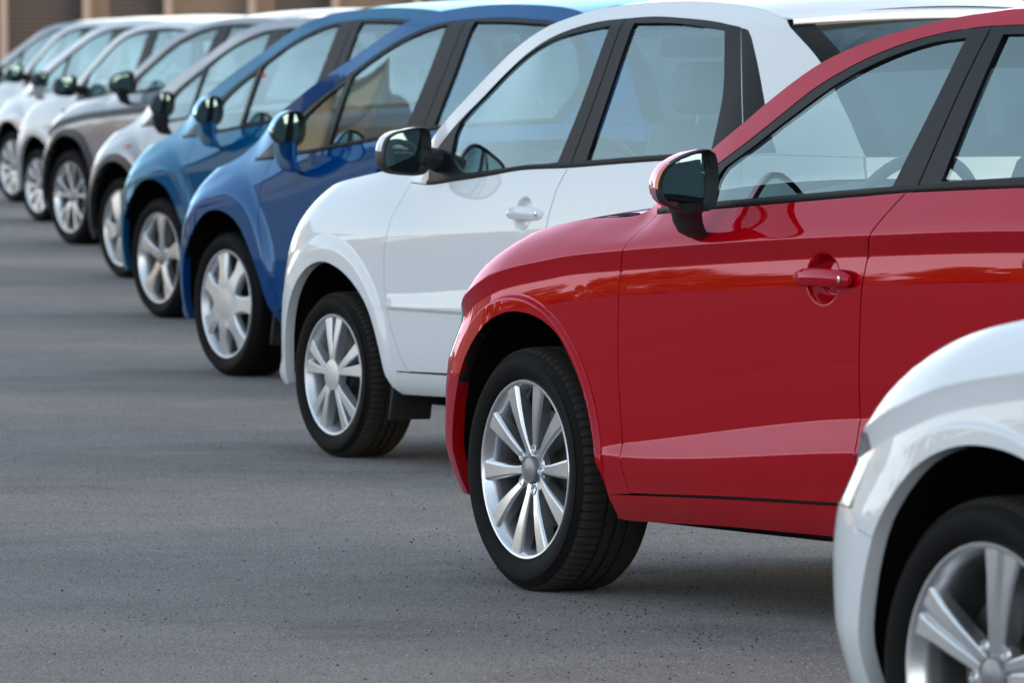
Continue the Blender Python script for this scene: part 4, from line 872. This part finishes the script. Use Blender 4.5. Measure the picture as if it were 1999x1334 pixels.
# ------------------------------------------------------------------ ground
def asphalt():
    m, n, l, b = newmat('asphalt')
    tc = n.new('ShaderNodeTexCoord')
    def noise(sc_, det, rough=.6, vec=None):
        q = n.new('ShaderNodeTexNoise'); q.inputs['Scale'].default_value = sc_; q.inputs['Detail'].default_value = det; q.inputs['Roughness'].default_value = rough
        l.new(vec or tc.outputs['Object'], q.inputs['Vector']); return q.outputs[0]
    mp = n.new('ShaderNodeMapping'); mp.inputs['Rotation'].default_value = (0, 0, R_(8)); mp.inputs['Scale'].default_value = (.6, .9, 1); l.new(tc.outputs['Object'], mp.inputs['Vector'])
    big = noise(.55, 5, .6, mp.outputs[0]); mid = noise(6, 5); fine = noise(110, 3, .7); grit = noise(420, 2, .8)
    cr = n.new('ShaderNodeValToRGB'); cr.color_ramp.elements[0].position = .3; cr.color_ramp.elements[0].color = (.258, .240, .234, 1); cr.color_ramp.elements[1].position = .72; cr.color_ramp.elements[1].color = (.318, .297, .288, 1)
    l.new(big, cr.inputs[0])
    def mul(col, fac, lo, hi):
        mr = n.new('ShaderNodeMapRange'); mr.inputs[1].default_value = .3; mr.inputs[2].default_value = .7; mr.inputs[3].default_value = lo; mr.inputs[4].default_value = hi; l.new(fac, mr.inputs[0])
        mx = n.new('ShaderNodeMixRGB'); mx.blend_type = 'MULTIPLY'; mx.inputs[0].default_value = 1; l.new(col, mx.inputs[1]); l.new(mr.outputs[0], mx.inputs[2]); return mx.outputs[0]
    coarse = noise(34, 4, .7); patch = noise(1.15, 3, .55); col = mul(cr.outputs[0], patch, .90, 1.09); col = mul(col, mid, .92, 1.08); col = mul(col, coarse, .84, 1.16); col = mul(col, fine, .50, 1.55); col = mul(col, grit, .6, 1.42)
    st = noise(.8, 4, .65); ms = n.new('ShaderNodeMapRange'); ms.inputs[1].default_value = .56; ms.inputs[2].default_value = .70; ms.inputs[3].default_value = 1; ms.inputs[4].default_value = .74; l.new(st, ms.inputs[0])
    mxs = n.new('ShaderNodeMixRGB'); mxs.blend_type = 'MULTIPLY'; mxs.inputs[0].default_value = 1; l.new(col, mxs.inputs[1]); l.new(ms.outputs[0], mxs.inputs[2]); col = mxs.outputs[0]
    # dark crumbs and pale chips of aggregate
    vo = n.new('ShaderNodeTexVoronoi'); vo.inputs['Scale'].default_value = 26; l.new(tc.outputs['Object'], vo.inputs['Vector'])
    lt = n.new('ShaderNodeMath'); lt.operation = 'LESS_THAN'; lt.inputs[1].default_value = .10; l.new(vo.outputs['Distance'], lt.inputs[0])
    sel = n.new('ShaderNodeSeparateColor'); l.new(vo.outputs['Color'], sel.inputs[0])
    gt = n.new('ShaderNodeMath'); gt.operation = 'GREATER_THAN'; gt.inputs[1].default_value = .86; l.new(sel.outputs[0], gt.inputs[0])
    mm = n.new('ShaderNodeMath'); mm.operation = 'MULTIPLY'; l.new(lt.outputs[0], mm.inputs[0]); l.new(gt.outputs[0], mm.inputs[1])
    dk = n.new('ShaderNodeMixRGB'); l.new(mm.outputs[0], dk.inputs[0]); l.new(col, dk.inputs[1]); dk.inputs[2].default_value = (.035, .032, .03, 1)
    gt2 = n.new('ShaderNodeMath'); gt2.operation = 'LESS_THAN'; gt2.inputs[1].default_value = .05; l.new(sel.outputs[0], gt2.inputs[0])
    mm2 = n.new('ShaderNodeMath'); mm2.operation = 'MULTIPLY'; l.new(lt.outputs[0], mm2.inputs[0]); l.new(gt2.outputs[0], mm2.inputs[1])
    lk = n.new('ShaderNodeMixRGB'); l.new(mm2.outputs[0], lk.inputs[0]); l.new(dk.outputs[0], lk.inputs[1]); lk.inputs[2].default_value = (.30, .28, .26, 1)
    l.new(lk.outputs[0], b.inputs['Base Color']); b.inputs['Roughness'].default_value = .86; b.inputs['Specular IOR Level'].default_value = .25
    bp = n.new('ShaderNodeBump'); bp.inputs['Strength'].default_value = .8; bp.inputs['Distance'].default_value = .010
    ad = n.new('ShaderNodeMath'); l.new(fine, ad.inputs[0]); l.new(grit, ad.inputs[1]); l.new(ad.outputs[0], bp.inputs['Height']); l.new(bp.outputs[0], b.inputs['Normal'])
    return m
mb = MB(); mb.box((0, 300, -.05), (1600, 1600, .1)); g_ = mb.build('ground', asphalt(), smooth=False, auto=None); tag(g_, kind='structure')
# loose grit and the stones standing proud of the binder, where the lens is sharp enough to show them
def stones(n, ylo, yhi, smin, smax, seed, xs=(-.068, .068), clump=None):
    q = np.random.RandomState(seed); y = ylo + (yhi - ylo) * q.rand(n); x = (xs[0] + (xs[1] - xs[0]) * q.rand(n)) * y
    if clump: x = q.normal(clump[0], clump[2], n); y = q.normal(clump[1], clump[3], n)
    s = smin + (smax - smin) * q.rand(n) ** 2.2; a = q.rand(n) * 6.283
    base = np.array([(1, 0, 0), (-.5, .87, 0), (-.5, -.87, 0), (0, 0, .85)])
    j = base[None] * (1 + .5 * (q.rand(n, 4, 3) - .5)) + np.array([0, 0, -.12]); ca, sa = np.cos(a)[:, None], np.sin(a)[:, None]
    X = (j[:, :, 0] * ca - j[:, :, 1] * sa) * s[:, None] + x[:, None]; Y = (j[:, :, 0] * sa + j[:, :, 1] * ca) * s[:, None] + y[:, None]; Z = j[:, :, 2] * s[:, None]
    return np.stack([X, Y, Z], 2).reshape(-1, 3)
def stone_mesh(blocks, mat):
    V = np.concatenate(blocks); n = len(V) // 4; F = (np.array([(0, 1, 3), (1, 2, 3), (2, 0, 3)])[None] + 4 * np.arange(n)[:, None, None]).reshape(-1, 3)
    me = bpy.data.meshes.new('stones'); me.vertices.add(len(V)); me.vertices.foreach_set('co', V.ravel().astype(np.float32))
    me.loops.add(F.size); me.loops.foreach_set('vertex_index', F.ravel().astype(np.int32)); me.polygons.add(len(F))
    me.polygons.foreach_set('loop_start', np.arange(0, F.size, 3, dtype=np.int32)); me.update(calc_edges=True); me.validate(); me.materials.append(mat); return me
def stonemat(name, stops):
    m, n, l, b = newmat(name); ge = n.new('ShaderNodeNewGeometry'); cr = n.new('ShaderNodeValToRGB'); el = cr.color_ramp.elements
    while len(el) < len(stops): el.new(.5)
    for e_, (p, c) in zip(el, stops): e_.position = p; e_.color = (*c, 1)
    l.new(ge.outputs['Random Per Island'], cr.inputs[0]); l.new(cr.outputs[0], b.inputs['Base Color']); b.inputs['Roughness'].default_value = .85; b.inputs['Specular IOR Level'].default_value = .2
    return m
AGG = stonemat('tarmac_aggregate', [(0, (.085, .08, .08)), (.3, (.16, .15, .147)), (.7, (.34, .315, .30)), (1, (.56, .53, .50))])
o = obj('aggregate', stone_mesh([stones(190000, 16.2, 30, .0010, .0032, 1), stones(36000, 30, 44, .0015, .004, 2)], AGG)); tag(o, 'coarse stone grain of the grey tarmac', 'tarmac grain', kind='stuff')
DRK = stonemat('loose_grit', [(0, (.02, .019, .018)), (.8, (.05, .046, .042)), (1, (.10, .09, .08))])
o = obj('grit', stone_mesh([stones(900, 16.2, 34, .002, .0055, 3), stones(400, 0, 1, .002, .006, 4, clump=(.30, 19.8, .22, 1.1)), stones(300, 0, 1, .002, .006, 5, clump=(-.15, 21.6, .5, 1.2)), stones(250, 0, 1, .002, .006, 6, clump=(.35, 18.0, .4, .7)), stones(150, 0, 1, .002, .005, 7, clump=(-.9, 19, .5, 1.0))], DRK))
tag(o, 'dark grit and crumbs scattered over the grey tarmac', 'grit', kind='stuff')
# ------------------------------------------------------------------ ribbed building behind the row
SHUT = plain('brown_ribbed_shutter', (.15, .122, .112), .6, bump=.1, bscale=20)
POST = plain('pinkish_render_post', (.42, .32, .27), .8, bump=.1, bscale=40)
SLAT = plain('tan_slat', (.36, .26, .19), .7)
wall_y = 165.0; s_ = 15500 / wall_y
def wx(px): return (px - 999.5) / s_
bd = empty('ribbed_building', (wx(430), wall_y, 0)); tag(bd, 'long brown building with ribbed shutters, tan slats and pinkish posts behind the cars', 'building')
def bpart(nm, mb, mat, **k): o = mb.build(nm, mat, bd, smooth=False, auto=None, loc=(-wx(430), -wall_y, 0)); return o
mb = MB(); mb.box((wx(1000), wall_y + 2.0, 1.9), (52, 3.4, 3.8)); bpart('wall', mb, plain('brown_wall', (.12, .098, .09), .8))
posts = [-942, -782, -622, -462, -302, -142, 8, 170, 329, 492, 655, 815, 975] + [975 + 161 * k for k in range(1, 14)]
for px in posts: mb = MB(); mb.box((wx(px), wall_y - .05, 1.9), (.15, .22, 3.8)); bpart('post', mb, POST)
def shutter(a, b):
    mb = MB(); z = .05
    while z < 3.7:
        mb.add([(wx(a), wall_y + .12, z), (wx(b), wall_y + .12, z), (wx(b), wall_y + .06, z + .045), (wx(a), wall_y + .06, z + .045), (wx(b), wall_y + .12, z + .09), (wx(a), wall_y + .12, z + .09)], [(0, 1, 2, 3), (3, 2, 4, 5)]); z += .092
    bpart('shutter', mb, SHUT)
def slats(a, b):
    mb = MB(); x = wx(a) + .02
    while x < wx(b): mb.box((x, wall_y + .1, 1.9), (.024, .05, 3.7)); x += .045
    o = bpart('slat_screen', mb, SLAT); o['kind'] = 'stuff'
for a, b, k in ((-135, 0, 'h'), (15, 163, 'h'), (177, 216, 'v'), (216, 322, 'h'), (336, 485, 'v'), (499, 538, 'v'), (538, 648, 'h'), (662, 808, 'v'), (822, 968, 'h')) + tuple((982 + 161 * k, 1129 + 161 * k, 'hhv'[k % 3]) for k in range(13)) + tuple((-935 + 160 * k, -790 + 160 * k, 'hvh'[k % 3]) for k in range(5)): (shutter if k == 'h' else slats)(a, b)

# ------------------------------------------------------------------ what the glossy doors mirror: trees and a house across the yard
def leafmat(name, c0, c1):
    m, n, l, b = newmat(name)
    oi = n.new('ShaderNodeNewGeometry'); cr = n.new('ShaderNodeValToRGB'); cr.color_ramp.elements[0].color = (*c0, 1); cr.color_ramp.elements[1].color = (*c1, 1)
    l.new(oi.outputs['Random Per Island'], cr.inputs[0]); l.new(cr.outputs[0], b.inputs['Base Color']); b.inputs['Roughness'].default_value = .7
    return m
LEAF = leafmat('autumn_leaves', (.55, .24, .03), (.80, .38, .05)); BARK = plain('bark', (.06, .045, .035), .9, bump=.5, bscale=30)
def tree(x, y, h, seed):
    rn = random.Random(seed); t = empty('tree', (x, y, 0)); tag(t, 'autumn tree across the yard, seen only mirrored in the glossy car sides', 'tree', 'trees across the yard')
    mb = MB(); mb.tube([(0, 0, 0), (.05, .02, h * .3), (-.05, .05, h * .6), (0, 0, h * .9)], [.16, .12, .07, .02], 8)
    for k in range(7):
        a = rn.uniform(0, 6.28); z = h * rn.uniform(.3, .65); l_ = h * rn.uniform(.15, .3); mb.tube([(0, 0, z), (l_ * .5 * math.cos(a), l_ * .5 * math.sin(a), z + l_ * .35), (l_ * math.cos(a), l_ * math.sin(a), z + l_ * .6)], [.05, .035, .01], 6)
    mb.build('trunk', BARK, t)
    mb = MB(); cl = [(rn.gauss(0, h * .26), rn.gauss(0, h * .26), h * rn.uniform(.12, .90), h * rn.uniform(.14, .24)) for _ in range(18)]
    for cx, cy_, cz, cr in cl:
        for _ in range(110):
            d = Vector((rn.gauss(0, 1), rn.gauss(0, 1), rn.gauss(0, .8))).normalized() * cr * rn.uniform(.5, 1.05); p = Vector((cx, cy_, cz)) + d
            u = Vector((rn.gauss(0, 1), rn.gauss(0, 1), rn.gauss(0, 1))).normalized() * .14; v = u.orthogonal().normalized() * .10
            mb.add([p - u, p - v, p + u, p + v], [(0, 1, 2, 3)])
    mb.build('crown', LEAF, t, smooth=False, auto=None)
k = 0
for i in range(46):
    a = R_(-100 + i * 1.9); d = 78 + 5 * math.sin(i * 1.7); tree(d * math.sin(a), 24 + d * math.cos(a), 2.7 + .6 * math.sin(i * 2.3) + (i % 3) * .25, 100 + i)
# beige gabled house
HS = plain('beige_render', (.62, .50, .37), .85, bump=.1, bscale=30); RF = plain('brown_roof', (.34, .26, .19), .8, bump=.2, bscale=15); PANE = plain('house_pane', (.03, .035, .04), .05)
hx, hy, hw, hd, hh = -21.4, 49.0, 7.0, 9.0, 4.6
hz = empty('gabled_house', (hx, hy, 0), R_(-8)); tag(hz, 'beige gabled house across the yard, mirrored in the dark blue car window', 'house')
mb = MB(); a, b = hw / 2, hd / 2
mb.add([(-b, -a, 0), (b, -a, 0), (b, a, 0), (-b, a, 0), (-b, -a, hh), (b, -a, hh), (b, a, hh), (-b, a, hh), (-b, 0, hh + 2.6), (b, 0, hh + 2.6)], [(0, 1, 5, 4), (2, 3, 7, 6), (1, 2, 6, 9, 5), (3, 0, 4, 8, 7)])
mb.build('wall', HS, hz, smooth=False, auto=None)
mb = MB(); e_ = .5
for s in (-1, 1):
    y1 = s * (a + e_); z1 = hh - 2.6 / a * e_
    mb.add([(-b - e_, 0, hh + 2.75), (b + e_, 0, hh + 2.75), (b + e_, y1, z1 + .15), (-b - e_, y1, z1 + .15), (-b - e_, 0, hh + 2.6), (b + e_, 0, hh + 2.6), (b + e_, y1, z1), (-b - e_, y1, z1)], [(0, 1, 2, 3), (4, 5, 6, 7), (1, 5, 6, 2), (0, 4, 7, 3), (2, 6, 7, 3)])
mb.build('roof', RF, hz, smooth=False, auto=None)
for yy in (-1.8, 1.8):
    for zz in (1.5, 3.9):
        mb = MB(); mb.box((b + .02, yy, zz), (.08, 1.2, 1.3)); wq = mb.build('window', POST, hz, smooth=False, auto=None)
        mb = MB(); mb.box((b + .05, yy, zz), (.06, 1.0, 1.1)); mb.build('pane', PANE, wq, smooth=False, auto=None)
# ------------------------------------------------------------------ the row of cars
RED = candy('red_paint', (.40, .001, .005), (1, .56, .70), 1.56); WHITE = paint('white_paint', (.76, .775, .79), dirt=.10); BLUE = candy('deep_blue_paint', (.0005, .040, .165), (.46, .74, 1), 1.6)
TEAL = candy('mid_blue_paint', (.001, .062, .17), (.5, .82, 1), 1.6); SILVER = paint('silver_paint', (.19, .20, .225), .35, rough=.32); LIGHT = paint('pale_silver_paint', (.56, .57, .60), .3, rough=.32); GREY = paint('grey_silver_paint', (.17, .19, .23), .35, rough=.32)
XO, TALL, CAR = spec_crossover(), spec_tall(), spec_carrier()
PL = {'N': (0.824, 14.231, 33.5, 0.329), 'R': (0.004, 20.842, 29, 0.323), 'W': (-0.646, 27.293, 29, 0.285), 'B': (-1.24, 33.585, 29, 0.306), 'T': (-1.822, 40.228, 29, 0.31), 'c5': (-2.344, 46.519, 29, 0.311), 'c6': (-3.017, 53.612, 29, 0.31), 'c7': (-3.631, 59.828, 29, 0.292), 'c8': (-4.232, 66.342, 29, 0.311), 'c9': (-4.826, 72.832, 29, 0.311), 'c10': (-5.425, 79.364, 29, 0.311)}
car(XO, PL['R'], RED, 'glossy red crossover with black mirror surround and ten-spoke alloy wheel', 'ten', g=.02, fine=True)
car(XO, PL['N'], WHITE, 'blurred white car nearest the camera, only its front corner and five-spoke wheel in view', 'twin5', g=.025, fine=True, rimr=.240)
car(TALL, PL['W'], WHITE, 'tall white hatchback between the red crossover and the dark blue car', 'pairs', g=.022, fine=True, mudflap=True, seatmat=SEATL)
car(CAR, PL['B'], BLUE, 'dark blue people carrier with seven-spoke wheel cover beside the white hatchback', 'cover7', g=.03, mudflap=True)
tcar = car(CAR, PL['T'], TEAL, 'lighter teal-blue people carrier with five-spoke star alloy wheel', 'star5', g=.035, far=True)
car(CAR, PL['c5'], SILVER, 'silver car with black wheel arches and dark turbine wheel behind the teal-blue car', 'turbine', g=.045, arch_trim=PLASTIC, far=True, mirror=dict(cap='black', stalk='black'), marker=(-.12, .80), size=0.972)
car(XO, PL['c6'], GREY, 'grey-silver car with black arch cladding and slim twin-spoke wheel', 'vee5', g=.045, arch_trim=PLASTIC, far=True, mirror=dict(cap='black', signal=None))
car(TALL, PL['c7'], WHITE, 'white car with small dark badge behind its front wheel', 'ten', g=.045, far=True, mirror=dict(cap='black'), badge=(-.5, .86), size=0.965)
car(CAR, PL['c8'], LIGHT, 'pale silver car whose front wheel arch is cut by the picture edge', 'ten', g=.05, far=True, mirror=dict(cap='black'), size=0.97)
car(TALL, PL['c9'], WHITE, 'white car second farthest in the row with only hood and greenish windows showing', 'ten', g=.05, far=True, size=0.97)
car(CAR, PL['c10'], GREY, 'grey car at the far end of the row by the ribbed wall', 'ten', g=.05, far=True, size=0.96)

b_ = MB(); disc(b_, .018, 0, 20); S_ = Surf(CAR)
o = obj('red_sticker', b_.me(plain('sticker_red', (.6, .02, .03), .4)), tcar, (-.93, CAR['W'] - float(S_(-.93, 1.235)) - .007, 1.235), (R_(-18), 0, 0))
